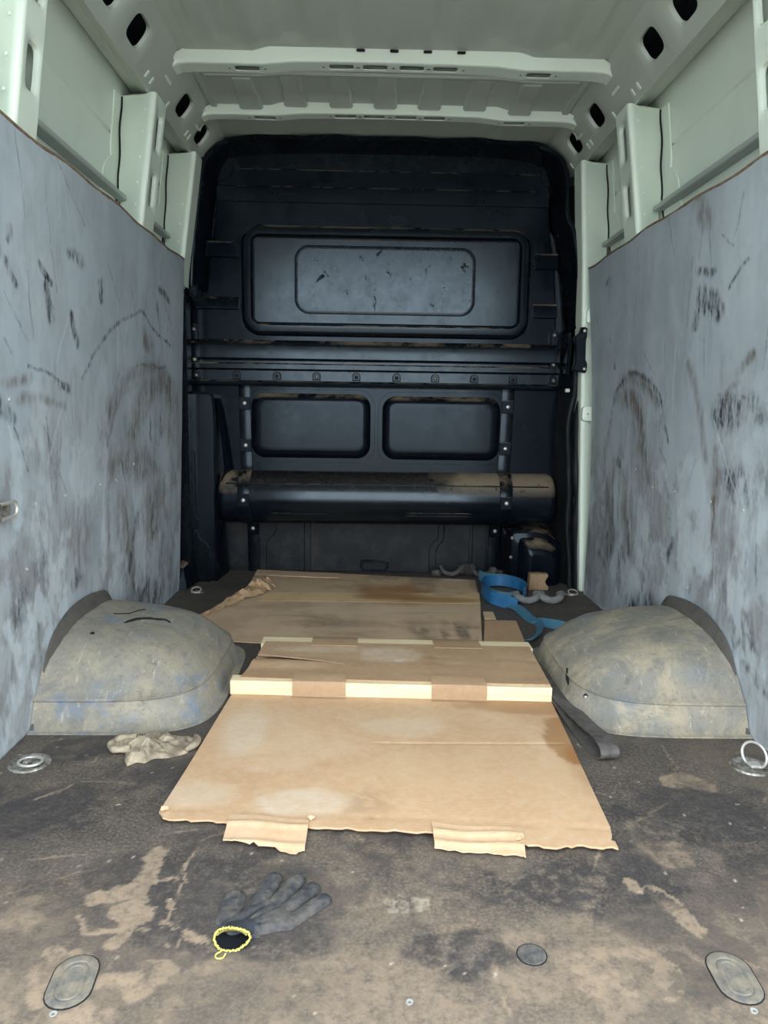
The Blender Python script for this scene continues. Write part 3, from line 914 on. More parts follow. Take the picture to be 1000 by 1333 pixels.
def make_side(side):
    s = -1 if side == 'left' else 1
    prof = [(0.945, -0.10), (0.945, 1.36), (0.94, 1.44), (0.925, 1.50), (0.915, 1.648), (0.921, 1.653), (0.921, 1.658), (0.912, 1.663), (0.90, 1.842), (0.90, 1.858)]
    m = MB()
    ys = [0.55, 1.2, 1.75, 2.2, 2.65, 3.2, 3.62]
    loops = [[(s * x, y, z) for x, z in prof] for y in ys]
    v, f = loftvf(loops, closed=False); m.add(v, f)
    loops = [[(s * (x + 0.02), y, z) for x, z in prof] for y in ys]
    v, f = loftvf(loops, closed=False); m.add(v, f)
    w = m.obj('wall_' + side, M_STEEL, recalc=False)
    tag(w, {'left': 'pale green-white painted steel body side above the left lining board',
            'right': 'pale green-white painted steel body side above the right lining board'}[side], 'wall', kind='structure')
    # cant rail with punched holes
    m = MB()
    P0 = np.array([s * 0.806, 0, 1.798]); P1 = np.array([s * 0.700, 0, 1.937])
    U = np.array([0, 1.0, 0]); Vv = (P1 - P0); L = np.linalg.norm(Vv); Vv = Vv / L
    dep = np.array([s * 0.012, 0, 0.009])
    cells = [(2.04, 2.24, 2.13), (2.26, 2.45, 2.353), (2.80, 2.99, 2.897), (3.09, 3.28, 3.18)]
    edges = [0.55] + [e for c in cells for e in c[:2]] + [3.62]
    for a, b in zip(edges[::2], edges[1::2]):
        quad(m, P0 + U * a, P0 + U * b, P0 + U * b + Vv * L, P0 + U * a + Vv * L)
    for a, b, c in cells:
        hole_plate(m, P0, U, Vv, a, b, 0, L, c, 0.084, 0.060, 0.040, 3.6, dep)
    # ledge from rail lip to the skin, small rolled lip, roof return
    quad(m, (s * 0.806, 0.55, 1.798), (s * 0.806, 3.62, 1.798), (s * 0.845, 3.62, 1.822), (s * 0.845, 0.55, 1.822))
    quad(m, (s * 0.845, 0.55, 1.822), (s * 0.845, 3.62, 1.822), (s * 0.885, 3.62, 1.832), (s * 0.885, 0.55, 1.832))
    quad(m, (s * 0.885, 0.55, 1.832), (s * 0.885, 3.62, 1.832), (s * 0.888, 3.62, 1.852), (s * 0.888, 0.55, 1.852))
    quad(m, (s * 0.888, 0.55, 1.852), (s * 0.888, 3.62, 1.852), (s * 0.92, 3.62, 1.858), (s * 0.92, 0.55, 1.858))
    rail = m.obj('cant_rail', M_ROOF, w, recalc=False)
    v, f = boxvf(s * 0.86, s * 0.93, 0.55, 3.62, 1.87, 2.0); mk('rail_backing', v, f, M_CAV, w, smooth=False)
    # spot welds and folded tabs beside the pillars
    for y in (2.52, 2.57, 2.76, 3.03, 3.07, 3.31):
        p = P0 + U * y + Vv * 0.02
        q = np.cross(U, Vv) * (1 if np.dot(np.cross(U, Vv), (-s, 0, -1)) > 0 else -1)
        c = [p + q * 0.001 + U * du + Vv * dv for du, dv in ((0, 0), (0.012, 0.002), (0.012, 0.026), (0, 0.024))]
        c2 = [k + q * 0.003 for k in c]
        v, f = loftvf([c, c2], False, True); mk('weld_tab', v, f, M_STEEL, w)
    # pillars
    for (ya, yb, zlow, slots) in ((1.70, 1.815, 1.30, ((1.465, 1.565), (1.645, 1.76))), (2.60, 2.735, 1.30, ((1.455, 1.565), (1.635, 1.755))), (3.165, 3.285, 0.0 if s > 0 else 1.28, ())):
        m = MB()
        zt = 1.80
        zb = zlow
        def X(z):
            if zlow == 0.0: return float(np.interp(z, [0, 0.44, 0.8, 1.3, 1.38, 1.79], [0.868, 0.848, 0.834, 0.815, 0.812, 0.785]))
            return pil_x(z) if z > 1.30 else pil_x(1.30) + 0.03 * (1.30 - z)
        zs = [zb, 1.34, 1.40, 1.46, 1.52, 1.58, 1.64, 1.70, 1.76, zt] if zb > 1 else [0, 0.3, 0.6, 0.9, 1.2, 1.3, 1.4, 1.5, 1.6, 1.7, zt]
        # rear-facing web, slightly dished, with rounded inner corner
        loops = []
        for z in zs:
            x = X(z); wv = 0.012 * math.sin((z - 1.37) * 16)
            loops.append([(s * 0.925, ya + 0.045 + wv, z), (s * (x + 0.055), ya + 0.030 + wv * .5, z), (s * (x + 0.022), ya + 0.004, z), (s * (x + 0.008), ya + 0.001, z), (s * (x + 0.002), ya + 0.005, z), (s * x, ya + 0.012, z)])
        v, f = loftvf(loops, closed=False); m.add(v, f)
        loops = [[(s * X(z), yb - 0.012, z), (s * (X(z) + 0.004), yb - 0.003, z), (s * (X(z) + 0.02), yb, z), (s * 0.925, yb + 0.03, z)] for z in zs]
        v, f = loftvf(loops, closed=False); m.add(v, f)
        # inner face
        o = np.array([s * X(1.37), 0, 1.37]); Vz = np.array([s * (pil_x(1.8) - pil_x(1.37)), 0, 0.43]); Vz = Vz / 0.43
        y0, y1 = ya + 0.012, yb - 0.012
        zc = []
        last = zb
        for (c0, c1) in slots:
            a, b = c0 - 0.02, c1 + 0.02
            quad(m, o + Vz * (last - 1.37) + U * y0, o + Vz * (last - 1.37) + U * y1, o + Vz * (a - 1.37) + U * y1, o + Vz * (a - 1.37) + U * y0)
            hole_plate(m, o, U, Vz, y0, y1, a - 1.37, b - 1.37, (y0 + y1) / 2 + 0.004, (c0 + c1) / 2 - 1.37, 0.028, (c1 - c0) / 2, 5, np.array([s * 0.014, 0, 0]))
            last = b
        if slots:
            quad(m, o + Vz * (last - 1.37) + U * y0, o + Vz * (last - 1.37) + U * y1, o + Vz * (zt - 1.37) + U * y1, o + Vz * (zt - 1.37) + U * y0)
        else:
            v, f = loftvf([[(s * X(z), y0, z), (s * X(z), y1, z)] for z in zs], closed=False); m.add(v, f)
        # top cap under the rail
        x = X(zt)
        m.add([(s * 0.925, ya + 0.045, zt), (s * x, ya + 0.008, zt), (s * x, yb - 0.01, zt), (s * 0.925, yb + 0.03, zt)], [(0, 1, 2, 3)])
        p = m.obj('pillar', M_STEEL, w, recalc=False, sharp=50)
        # spot-weld dimples on the web
        for z in (1.45, 1.52, 1.60, 1.68, 1.75):
            x = X(z) + 0.035
            v, f = screwvf((s * x, ya + 0.010, z), (0, -1, 0), 0.004, 0.0015, 8); mk('weld', v, f, M_STEEL, p)
        # flange plate spreading onto the skin, wider and scalloped low down
        ol = [(ya + 0.03, 1.79), (ya - 0.035, 1.79), (ya - 0.05, 1.66), (ya - 0.055, 1.62), (ya - 0.05, 1.585), (ya - 0.085, 1.56), (ya - 0.11, 1.53), (ya - 0.115, 1.43), (ya - 0.10, 1.37), (ya + 0.03, 1.37)]
        def skx(z): return np.interp(z, [1.36, 1.44, 1.50, 1.648, 1.842], [0.945, 0.94, 0.925, 0.915, 0.90])
        l0 = [(s * (skx(z) - 0.0005), y, z) for y, z in ol]; l1 = [(s * (skx(z) - 0.006), y, z) for y, z in ol]
        v, f = loftvf([l0, l1], False, True); fl_ = mk('pillar_flange', v, f, M_STEEL, p)
        # black sealer bead in the joint
        pts = [(s * (skx(z) - 0.008), ya + 0.018 + 0.006 * math.sin(z * 40), z) for z in np.linspace(1.40, 1.79, 24)]
        v, f = sweepvf(pts, 0.0032, 6); mk('sealer_bead', v, f, M_GAP, p)
    # horizontal side beams between the pillars
    for ya, yb in ((0.56, 1.735), (1.80, 2.64), (2.735, 3.20)):
        m = MB()
        prof = [(0.932, 1.466), (0.900, 1.468), (0.897, 1.471), (0.897, 1.482), (0.900, 1.485), (0.930, 1.488)]
        v, f = loftvf([[(s * x, y, z) for x, z in prof] for y in (ya, yb)], True, True); m.add(v, f)
        m.obj('side_beam', M_BEAM, w)
    return w
wall_l = make_side('left')
wall_r = make_side('right')

# lower lashing rail / white door pillar strip details on the right side
for z in (0.775, 1.18):
    m = MB()
    ol = [(0.845, z - 0.03), (0.872, z - 0.036), (0.885, z - 0.036), (0.885, z + 0.036), (0.872, z + 0.036), (0.845, z + 0.026)]
    ol = rrect(0.835, 0.885, z - 0.032, z + 0.032, 0.014, 4)
    v, f = loftvf([[(x, 3.168, zz) for x, zz in ol], [(x, 3.150, zz) for x, zz in inset(np.array(ol), 0.002)], [(x, 3.148, zz) for x, zz in inset(np.array(ol), 0.006)]], False, True)
    pl = mk('striker_plate', v, f, M_STEEL, wall_r)
    v, f = screwvf((0.858, 3.147, z), (0, -1, 0), 0.004, 0.002); mk('screw', v, f, M_ZINC, pl)

# ------------------------------------------------------------------ roof
def make_roof():
    nu, nv = 181, 240
    xx = np.linspace(-0.702, 0.702, nu)[:, None] + np.zeros((1, nv))
    yy = np.linspace(0.55, 3.62, nv)[None, :] + np.zeros((nu, 1))
    ax = np.abs(xx)
    zz = 1.948 - 0.012 * sstep(0.40, 0.47, ax) - 0.002 * (ax / 0.7) ** 2
    def flute(c, w, h): return h * np.exp(-((ax - c) / w) ** 4)
    bay = sstep(2.60, 2.52, yy) * sstep(1.80, 1.90, yy) + sstep(1.70, 1.62, yy) * sstep(0.66, 0.78, yy)
    zz = zz + bay * (flute(0.145, 0.026, 0.008) + flute(0.32, 0.04, 0.012) + flute(0.535, 0.035, 0.012) + flute(0.64, 0.014, 0.008)
                     - 0.012 * np.exp(-((ax - 0.43) / 0.035) ** 2))
    zz = zz + 0.002 * (fbm(xx * 3, yy * 3, 5, 2) - 0.5)
    V = np.stack([xx, yy, zz], -1).reshape(-1, 3)
    F = grid_faces(nu, nv)[:, ::-1]
    o = grid_obj('ceiling', V, F, M_ROOF, None)
    tag(o, 'grey-green painted steel van roof with pressed flutes and cross bows', 'ceiling', kind='structure')
    v, f = boxvf(-0.93, 0.93, 0.55, 3.62, 1.985, 2.0); mk('outer_skin', v, f, M_CAV, o, smooth=False)
    # bows
    def bow(yf, yt, yu, yr, slots):
        path = [(0.757, 1.862), (0.748, 1.882), (0.733, 1.898), (0.712, 1.906), (0.68, 1.909), (0.60, 1.910), (0.44, 1.909), (0.40, 1.913), (0.34, 1.919), (0.20, 1.921), (0.0, 1.922)]
        # upper edge follows the roof, lower edge the path
        def top(x): return 1.95 - 0.012 * float(sstep(0.40, 0.47, np.array(abs(x)))) if abs(x) < 0.70 else 1.937 - (abs(x) - 0.70) * 1.31
        full = [(-x, z) for x, z in path] + [(x, z) for x, z in path[::-1][1:]]
        m = MB()
        lo = []
        for x, z in full:
            zt = max(top(x), z + 0.004)
            lo.append([(x, yf, zt), (x, yt - 0.006, z + 0.006), (x, yt, z - 0.002), (x, yt + 0.006, z - 0.004)])
        v, f = loftvf(lo, closed=False); m.add(v, f)
        lo = []
        for x, z in full:
            zt = max(top(x), z + 0.004)
            lo.append([(x, yu - 0.004, z - 0.004), (x, yu, z - 0.001), (x, yr, z + 0.008), (x, yr + 0.012, zt)])
        v, f = loftvf(lo, closed=False); m.add(v, f)
        # underside, with punched slots
        y0, y1 = yt + 0.006, yu - 0.004
        xs = sorted(set([x for x, _ in full]))
        zi = lambda x: float(np.interp(x, [p[0] for p in full], [p[1] for p in full])) - 0.004
        cuts = []
        for c, hw in slots:
            cuts.append((c - hw - 0.012, c + hw + 0.012, c, hw))
        brk = sorted([p for p in xs if not any(a < p < b for a, b, _, _ in cuts)] + [e for c in cuts for e in c[:2]])
        for a, b in zip(brk[:-1], brk[1:]):
            hit = [c for c in cuts if abs(c[0] - a) < 1e-6 and abs(c[1] - b) < 1e-6]
            if hit:
                _, _, c, hw = hit[0]
                o3 = np.array([0, 0, 0.0]); Ux = np.array([1.0, 0, (zi(b) - zi(a)) / (b - a)])
                o3[2] = zi(a) - Ux[2] * a
                hole_plate(m, o3, Ux, np.array([0, 1.0, 0]), a, b, y0, y1, c, (y0 + y1) / 2, hw, min(0.017, (y1 - y0) / 2 - 0.004), 8, np.array([0, 0, 0.0025]), 36)
            elif b - a > 1e-5:
                quad(m, (a, y0, zi(a)), (b, y0, zi(b)), (b, y1, zi(b)), (a, y1, zi(a)))
        m2 = MB(); lo = [[(x, y0 + 0.004, z + 0.014), (x, y1 - 0.002, z + 0.014), (x, y1 - 0.002, z + 0.018), (x, y0 + 0.004, z + 0.018)] for x, z in full if abs(x) < 0.66]
        m2.add(*loftvf(lo, True, True))
        b_ = m.obj('roof_bow', M_STEEL, o, recalc=False, sharp=30)
        m2.obj('slot_shade_plate', M_CAV, b_)  # dark plate added behind the slots so they look shaded inside
        for c, hw in slots:
            for e in (c - hw - 0.018, c + hw + 0.018):
                v, f = screwvf((e, (y0 + y1) / 2, zi(e) - 0.0004), (0, 0, -1), 0.0035, 0.001, 8); mk('weld', v, f, M_CAV, b_)
    S1 = [(-0.49, 0.042), (-0.175, 0.042), (-0.062, 0.042), (0.062, 0.042), (0.175, 0.042), (0.49, 0.042)]
    bow(2.600, 2.632, 2.705, 2.72, S1)
    bow(3.040, 3.064, 3.120, 3.135, S1)
    bow(1.700, 1.735, 1.80, 1.82, S1)
    # pressed tongues between the two front bows
    for x in (-0.535, -0.365, -0.19, -0.02, 0.15, 0.325, 0.50):
        lo = []
        for (w, y, z) in ((0.034, 2.80, 1.9475), (0.032, 2.81, 1.941), (0.030, 2.92, 1.936), (0.036, 2.935, 1.944), (0.036, 3.035, 1.934), (0.038, 3.045, 1.930)):
            zc = z - 0.012 * float(sstep(0.40, 0.47, np.array(abs(x))))
            lo.append([(x - w - 0.008, y, zc + 0.008), (x - w, y, zc), (x + w, y, zc), (x + w + 0.008, y, zc + 0.008)])
        v, f = loftvf(lo, closed=False); mk('pressed_tongue', v, f, M_ROOF, o, sharp=20)
    for x0, x1, y, z in ((-0.66, 0.66, 2.775, 1.93),):
        m = MB(); m.add(*loftvf([[(x, y, 1.938 + (0.008 if abs(x) < .4 else 0)), (x, y + 0.008, z + (0.008 if abs(x) < .4 else 0)), (x, y + 0.02, z + (0.008 if abs(x) < .4 else 0)), (x, y + 0.028, 1.94)] for x in np.linspace(x0, x1, 15)], closed=False))
        m.obj('roof_flange', M_ROOF, o)
    # side strips of the same bay, along the rail
    for s in (-1, 1):
        m = MB(); m.add(*loftvf([[(s * 0.665, y, 1.936), (s * 0.668, y, 1.926), (s * 0.690, y, 1.926), (s * 0.700, y, 1.934)] for y in (2.73, 3.06)], True, True, False))
        m.obj('roof_flange', M_ROOF, o)
    # small gaps of the glue lands above the front bow
    for x in (-0.11, 0.0, 0.11, 0.22):
        m = MB(); m.box(x - 0.014, x + 0.014, 2.594, 2.606, 1.938, 1.944, 0.002); m.obj('glue_land', M_GAP, o)
    return o
roof = make_roof()

# ------------------------------------------------------------------ bulkhead between cargo space and cab
YB = 3.36
bulk = thing('wall_back', 'glossy blue-black painted steel bulkhead closing the front of the cargo space', 'wall', (0, 3.5, 0), kind='structure')
v, f = boxvf(-0.95, 0.95, 3.62, 3.66, -0.1, 2.0); mk('cab_side_skin', v, f, M_CAV, bulk, smooth=False)
# deep border sheet that carries everything
OUT = [(-0.925, 0.86), (-0.925, 1.22), (-0.885, 1.26), (-0.868, 1.70), (-0.842, 1.85), (-0.79, 1.905), (-0.725, 1.935), (-0.40, 1.945), (0.40, 1.945), (0.69, 1.935), (0.765, 1.895), (0.805, 1.82), (0.800, 1.64), (0.825, 1.565), (0.850, 1.30), (0.868, 1.10), (0.880, 0.86)]

plate_xz('border_sheet', OUT[::-1], 3.405, 3.46, M_DARK, bulk)
# raised field
FIELD = [(-0.857, 0.99), (0.768, 0.99), (0.758, 1.18), (0.742, 1.42), (0.722, 1.50), (0.712, 1.60), (0.704, 1.70), (0.704, 1.745), (0.680, 1.755), (0.672, 1.785), (0.655, 1.80), (-0.655, 1.80), (-0.672, 1.785), (-0.680, 1.765), (-0.735, 1.74), (-0.742, 1.62), (-0.762, 1.475), (-0.785, 1.295), (-0.80, 1.245), (-0.845, 1.23), (-0.855, 1.20)]
plate_xz('field_panel', FIELD, YB, 3.41, M_BLACK, bulk, bev=0.006)
# horizontal pressings near the top
for z0, z1, xa, xb, pr in ((1.660, 1.728, -0.735, 0.702, 0.005),):
    m = MB()
    m.add(*loftvf([[(x, YB, z1), (x, YB - 0.004, z1 - 0.004), (x, YB - pr, z0 + 0.006), (x, YB - pr, z0 + 0.002), (x, YB, z0)] for x in (xa, xb)], True, True))
    m.obj('pressed_rib', M_BLACK, bulk)
# window surround
W0 = (-0.635, 0.635, 1.095, 1.568)
def ins(b, d): return (b[0] + d, b[1] - d, b[2] + d, b[3] - d)
relief('window_surround', [(*W0, 0.085, YB + 0.004), (*ins(W0, 0.004), 0.082, YB - 0.012), (*ins(W0, 0.014), 0.075, YB - 0.030), (*ins(W0, 0.020), 0.07, YB - 0.033),
       (*ins(W0, 0.044), 0.045, YB - 0.034), (*ins(W0, 0.050), 0.028, YB - 0.028), (*ins(W0, 0.052), 0.026, YB - 0.006), (*ins(W0, 0.056), 0.022, YB - 0.004), (*ins(W0, 0.060), 0.020, YB - 0.010)], M_GLOSS, bulk, seg=9)
WB = (-0.402, 0.392, 1.192, 1.485)
relief('window_blank', [(*ins(WB, -0.004), 0.066, YB - 0.009), (*WB, 0.064, YB - 0.0075), (*ins(WB, 0.002), 0.062, YB - 0.016), (*ins(WB, 0.006), 0.060, YB - 0.018)], M_BLACK2, bulk, seg=9)
# side ribs beside the window
for xa, xb, rows in ((-0.790, -0.646, ((1.425, 1.497), (1.205, 1.262))), (0.652, 0.752, ((1.398, 1.470), (1.190, 1.255)))):
    for z0, z1 in rows:
        d = 0.0 if z0 > 1.3 else (-0.05 if xa < 0 else 0.005)
        m = MB()
        m.add(*loftvf([[(x, YB + 0.002, z1), (x, YB - 0.010, z1 - 0.010), (x, YB - 0.016, z0 + 0.012), (x, YB - 0.016, z0 + 0.004), (x, YB + 0.002, z0)] for x in (xa + d if xa < 0 else xa, xb if xa < 0 else xb + d)], True, True))
        m.obj('pressed_rib', M_BLACK, bulk)
# cross rail with bolt row
prof = [(3.37, 1.085), (3.348, 1.070), (3.338, 1.060), (3.334, 1.050), (3.334, 0.998), (3.342, 0.990), (3.365, 0.988), (3.365, 0.979), (3.334, 0.977), (3.326, 0.971), (3.324, 0.952), (3.332, 0.946), (3.350, 0.944), (3.350, 0.902), (3.330, 0.899), (3.318, 0.894), (3.314, 0.884), (3.320, 0.878), (3.375, 0.874)]
m = MB(); m.add(*loftvf([[(x, y, z) for y, z in prof] for x in (-0.862, -0.3, 0.3, 0.775)], True, True))
rail = m.obj('cross_rail', M_GLOSS, bulk, sharp=25)
for k, x in enumerate((-0.834, -0.657, -0.479, -0.304, -0.127, 0.052, 0.224, 0.399, 0.572, 0.753)):
    # arched boss with a bolt
    ol = [(x + 0.018 * math.cos(t), 0.924 + 0.017 * math.sin(t)) for t in np.linspace(0, PI, 9)] + [(x - 0.018, 0.905), (x + 0.018, 0.905)]
    b = plate_xz('bolt_boss', ol, 3.338, 3.352, M_DARK, rail, bev=0.003)
    v, f = screwvf((x, 3.338, 0.920), (0, -1, 0), 0.0075, 0.006); mk('bolt', v, f, M_DARK if k % 3 else M_ZINC, rail)
for x in (-0.838, 0.748):
    for z in (1.115, 0.985):
        hh = 0.045 if z > 1 else 0.022
        ol = [(x + 0.018 * math.cos(t), z + hh * 0.6 * math.sin(t)) for t in np.linspace(0, PI, 9)] + [(x - 0.018, z - hh), (x + 0.018, z - hh)]
        b = plate_xz('clip_boss', ol, YB - 0.03, YB + 0.01, M_DARK, bulk, bev=0.004)
        v, f = screwvf((x, YB - 0.031, z + 0.002), (0, -1, 0), 0.008, 0.006); mk('bolt', v, f, M_ZINC, b)
# lower sheet and two bulged panels
m = MB(); m.box(-0.870, 0.88, 3.375, 3.42, 0.36, 0.885); m.obj('lower_sheet', M_BLACK, bulk)
for b in ((-0.600, -0.060, 0.556, 0.848), (-0.010, 0.528, 0.554, 0.842)):
    relief('bulged_panel', [(*ins(b, -0.018), 0.075, 3.374), (*ins(b, -0.012), 0.07, 3.380), (*b, 0.062, 3.378), (*ins(b, 0.006), 0.058, 3.366), (*ins(b, 0.016), 0.05, 3.352), (*ins(b, 0.026), 0.042, 3.346), (*ins(b, 0.04), 0.03, 3.344)], M_BLACK, bulk, seg=8)
# tube-shaped step
tcy, tcz, R = 3.385, 0.378, 0.122
def tube_loop(x, r, n=26):
    return [(x, tcy - r * math.sin(t), tcz + r * math.cos(t)) for t in np.linspace(-0.15, PI + 0.2, n)]
m = MB()
xs = [(-0.742, 0.070), (-0.740, 0.092), (-0.733, 0.108), (-0.722, 0.117), (-0.705, R), (-0.3, R), (0.3, R), (0.745, R), (0.762, 0.117), (0.772, 0.108), (0.779, 0.092), (0.781, 0.07)]
m.add(*loftvf([tube_loop(x, r) for x, r in xs], True, True, False))
# crease along the tube where the two pressings meet
tube = m.obj('tube_step', M_TUBE, bulk, sharp=30)
pts = [(x, tcy - (R + 0.001) * math.sin(0.98), tcz + (R + 0.001) * math.cos(0.98)) for x in np.linspace(-0.70, 0.74, 40)]
v, f = sweepvf(pts, 0.0035, 6); mk('bead', v, f, M_BLACK, tube)
for x0, x1, t in ((0.10, 0.40, 2.05), (0.10, 0.40, 2.18), (-0.50, -0.25, 2.12), (0.05, 0.34, 1.62)):
    pts = [(x, tcy - (R + 0.001) * math.sin(t), tcz + (R + 0.001) * math.cos(t)) for x in np.linspace(x0, x1, 12)]
    v, f = sweepvf(pts, [0.0005] + [0.003] * 10 + [0.0005], 6); mk('crease', v, f, M_BLACK, tube)
# vertical straps over the tube
for (xa0, xb0, xa1, xb1, bolts) in ((-0.655, -0.602, -0.640, -0.585, None), (0.530, 0.588, 0.510, 0.566, None)):
    path = [(3.372, 0.885), (3.366, 0.80), (3.366, 0.60), (3.366, 0.522)]
    path += [(tcy - (R + 0.006) * math.sin(t), tcz + (R + 0.006) * math.cos(t)) for t in np.linspace(0.22, 2.75, 18)]
    path += [(3.46, 0.245), (3.505, 0.235), (3.508, 0.20), (3.508, 0.0)]
    n = len(path)
    loops = []
    for k, (y, z) in enumerate(path):
        u = 1 - z / 0.885
        xa = xa0 + (xa1 - xa0) * u; xb = xb0 + (xb1 - xb0) * u
        loops.append([(xa, y + 0.012, z), (xa, y + 0.002, z), (xa + 0.003, y, z), (xb - 0.003, y, z), (xb, y + 0.002, z), (xb, y + 0.012, z)])
    v, f = loftvf(loops, closed=False)
    st = mk('strap', v, f, M_DARK, bulk, sharp=35)
    for k, (z, yy) in enumerate(((0.800, 3.362), (0.612, 3.362), (0.375, tcy - R - 0.010), (0.210, 3.504))):
        u = 1 - z / 0.885
        xm = (xa0 + (xa1 - xa0) * u + xb0 + (xb1 - xb0) * u) / 2
        m = MB(); m.box(xm - 0.026, xm + 0.026, yy - 0.003, yy + 0.006, z - 0.030, z + 0.028, 0.002); pd = m.obj('strap_pad', M_BLACK, st)
        v, f = screwvf((xm, yy - 0.003, z), (0, -1, 0), 0.009, 0.006); mk('bolt', v, f, M_BRIGHT, st)
# foot sheet behind the tube
m = MB(); m.box(-0.87, 0.93, 3.525, 3.56, -0.004, 0.40); m.obj('foot_sheet', M_LOWER, bulk)
plate_xz('foot_panel', [(-0.345, 0.0), (0.232, 0.0), (0.232, 0.115), (0.250, 0.145), (0.272, 0.165), (0.276, 0.30), (-0.345, 0.30)], 3.515, 3.53, M_LOWER, bulk, bev=0.003)
plate_xz('foot_panel', [(-0.555, 0.0), (-0.372, 0.0), (-0.372, 0.30), (-0.508, 0.30), (-0.508, 0.20), (-0.522, 0.175), (-0.548, 0.155), (-0.555, 0.13)], 3.513, 3.53, M_LOWER, bulk, bev=0.003)
plate_xz('foot_panel', [(0.262, 0.0), (0.425, 0.0), (0.425, 0.30), (0.300, 0.30), (0.298, 0.16), (0.275, 0.135), (0.262, 0.11)], 3.513, 3.53, M_LOWER, bulk, bev=0.003)
plate_xz('foot_panel', [(0.438, 0.0), (0.505, 0.0), (0.505, 0.30), (0.438, 0.30)], 3.513, 3.53, M_LOWER, bulk, bev=0.003)
# pull slot at the bottom edge
ol = rrect(-0.105, 0.035, 0.012, 0.060, 0.016, 4)
il = rrect(-0.092, 0.022, 0.000, 0.048, 0.012, 4)
v, f = loftvf([[(x, 3.516, z) for x, z in ol], [(x, 3.505, z) for x, z in inset(np.array(ol), .003)], [(x, 3.505, z) for x, z in il], [(x, 3.53, z) for x, z in il]], False, False)
mk('slot_rim', v, f, M_DARK, bulk)
# left corner cover with a tall fin
ol = [(-0.872, 0.0), (-0.750, 0.0), (-0.744, 0.30), (-0.740, 0.70), (-0.744, 0.80), (-0.752, 0.835), (-0.768, 0.845), (-0.872, 0.848)]
cc = plate_xz('corner_cover', ol, 3.285, 3.40, M_GLOSS, bulk, bev=0.012)
pr = [(-0.742, 0.82), (-0.732, 0.79), (-0.722, 0.70), (-0.712, 0.60), (-0.704, 0.505)]
lo = [[(x - 0.004, 3.290, z), (x + 0.003, 3.300, z), (x + 0.010 + (0.82 - z) * 0.05, 3.385, z)] for x, z in pr] + [[(-0.748, 3.290, 0.40), (-0.742, 3.30, 0.40), (-0.735, 3.385, 0.40)], [(-0.752, 3.290, 0.0), (-0.746, 3.30, 0.0), (-0.73, 3.50, 0.0)]]
v, f = loftvf(lo, closed=False); mk('fin', v, f, M_BLACK, cc)
plate_xz('side_strip', [(-0.866, 0.24), (-0.828, 0.24), (-0.832, 0.585), (-0.842, 0.595), (-0.866, 0.592)], 3.270, 3.29, M_DARK, cc, bev=0.003)
plate_xz('kick_plate', [(-0.866, 0.0), (-0.775, 0.0), (-0.775, 0.145), (-0.790, 0.175), (-0.822, 0.195), (-0.832, 0.23), (-0.866, 0.25)], 3.272, 3.29, M_DARK, cc, bev=0.003)
# pointed floor wedge between lining and cover
m = MB()
l0 = [(-0.882, 3.11, 0.001), (-0.845, 3.13, 0.001), (-0.822, 3.285, 0.001), (-0.882, 3.285, 0.001)]
l1 = [(-0.882, 3.125, 0.10), (-0.862, 3.14, 0.09), (-0.838, 3.285, 0.115), (-0.882, 3.285, 0.13)]
m.add(*loftvf([l0, l1], True, True)); m.obj('corner_wedge', M_DARK, bulk)
# right foot well with domed bump
def arch_ol(x0, x1, zt, n=12):
    pts = [(x0, 0.0), (x1, 0.0)]
    w = x1 - x0
    for t in np.linspace(0.0, 1.0, n):
        a = t * PI / 2
        pts.append((x1 - 0.62 * w * (1 - math.cos(a)), zt * (0.50 + 0.50 * math.sin(a))))
    pts.append((x0 + 0.10 * w, zt * 0.99))
    pts.append((x0 + 0.03 * w, zt * 0.96))
    pts.append((x0, zt * 0.86))
    return pts
def dome(name, x0, x1, zt, ya, yb, rnd, mat):
    ol = np.array(arch_ol(x0, x1, zt))
    c = np.array([(x0 + x1) / 2, zt * 0.35])
    lo = []
    for k in range(8):
        a = k / 7 * PI / 2
        q = 1 - (rnd / min(x1 - x0, zt)) * 2 * (1 - math.cos(a))
        o2 = c + (ol - c) * q
        o2[:2, 1] = 0.0
        lo.append([(x, yb - (yb - ya) * math.sin(a), max(0.0, z)) for x, z in o2])
    v, f = loftvf(lo, False, True)
    return mk(name, v, f, mat, bulk, sharp=60)
fw = dome('foot_well', 0.572, 0.858, 0.258, 3.335, 3.53, 0.022, M_BLACK)
d2 = dome('foot_well_bump', 0.622, 0.822, 0.212, 3.265, 3.36, 0.055, M_BLACK)
for x, z in ((0.595, 0.205), (0.592, 0.115), (0.843, 0.125), (0.846, 0.015)):
    v, f = screwvf((x, 3.334, z), (0, -1, 0), 0.008, 0.005); mk('bolt', v, f, M_ZINC, fw)
# right lower side sheet (turned towards the middle) and rubber edge seal
lo = []
for z in np.linspace(0.0, 0.93, 16):
    x = 0.822 + 0.012 * math.sin(z * 9) - 0.02 * z
    lo.append([(x - 0.03, 3.40, z), (x - 0.02 + 0.006 * math.sin(z * 14), 3.36, z), (x + 0.012, 3.30 + 0.01 * math.sin(z * 7), z), (x + 0.045, 3.26, z), (x + 0.06, 3.40, z)])
v, f = loftvf(lo, closed=False); mk('side_return', M_RUBBER and v, f, M_RUBBER, bulk)
pts = []
for z in np.linspace(-0.0, 0.955, 30):
    x = np.interp(z, [0, 0.10, 0.25, 0.42, 0.50, 0.62, 0.72, 0.78, 0.86, 0.955], [0.872, 0.866, 0.854, 0.850, 0.840, 0.838, 0.836, 0.840, 0.852, 0.848])
    pts.append((x, 3.215 + 0.006 * math.sin(z * 11), z))
v, f = sweepvf(pts, [0.017 + 0.003 * math.sin(k * 0.9) for k in range(30)], 10); mk('edge_seal', v, f, M_RUBBER, bulk)
pts = [(p[0] - 0.03 + 0.004 * math.sin(k * .5), p[1] + 0.02, p[2]) for k, p in enumerate(pts)]
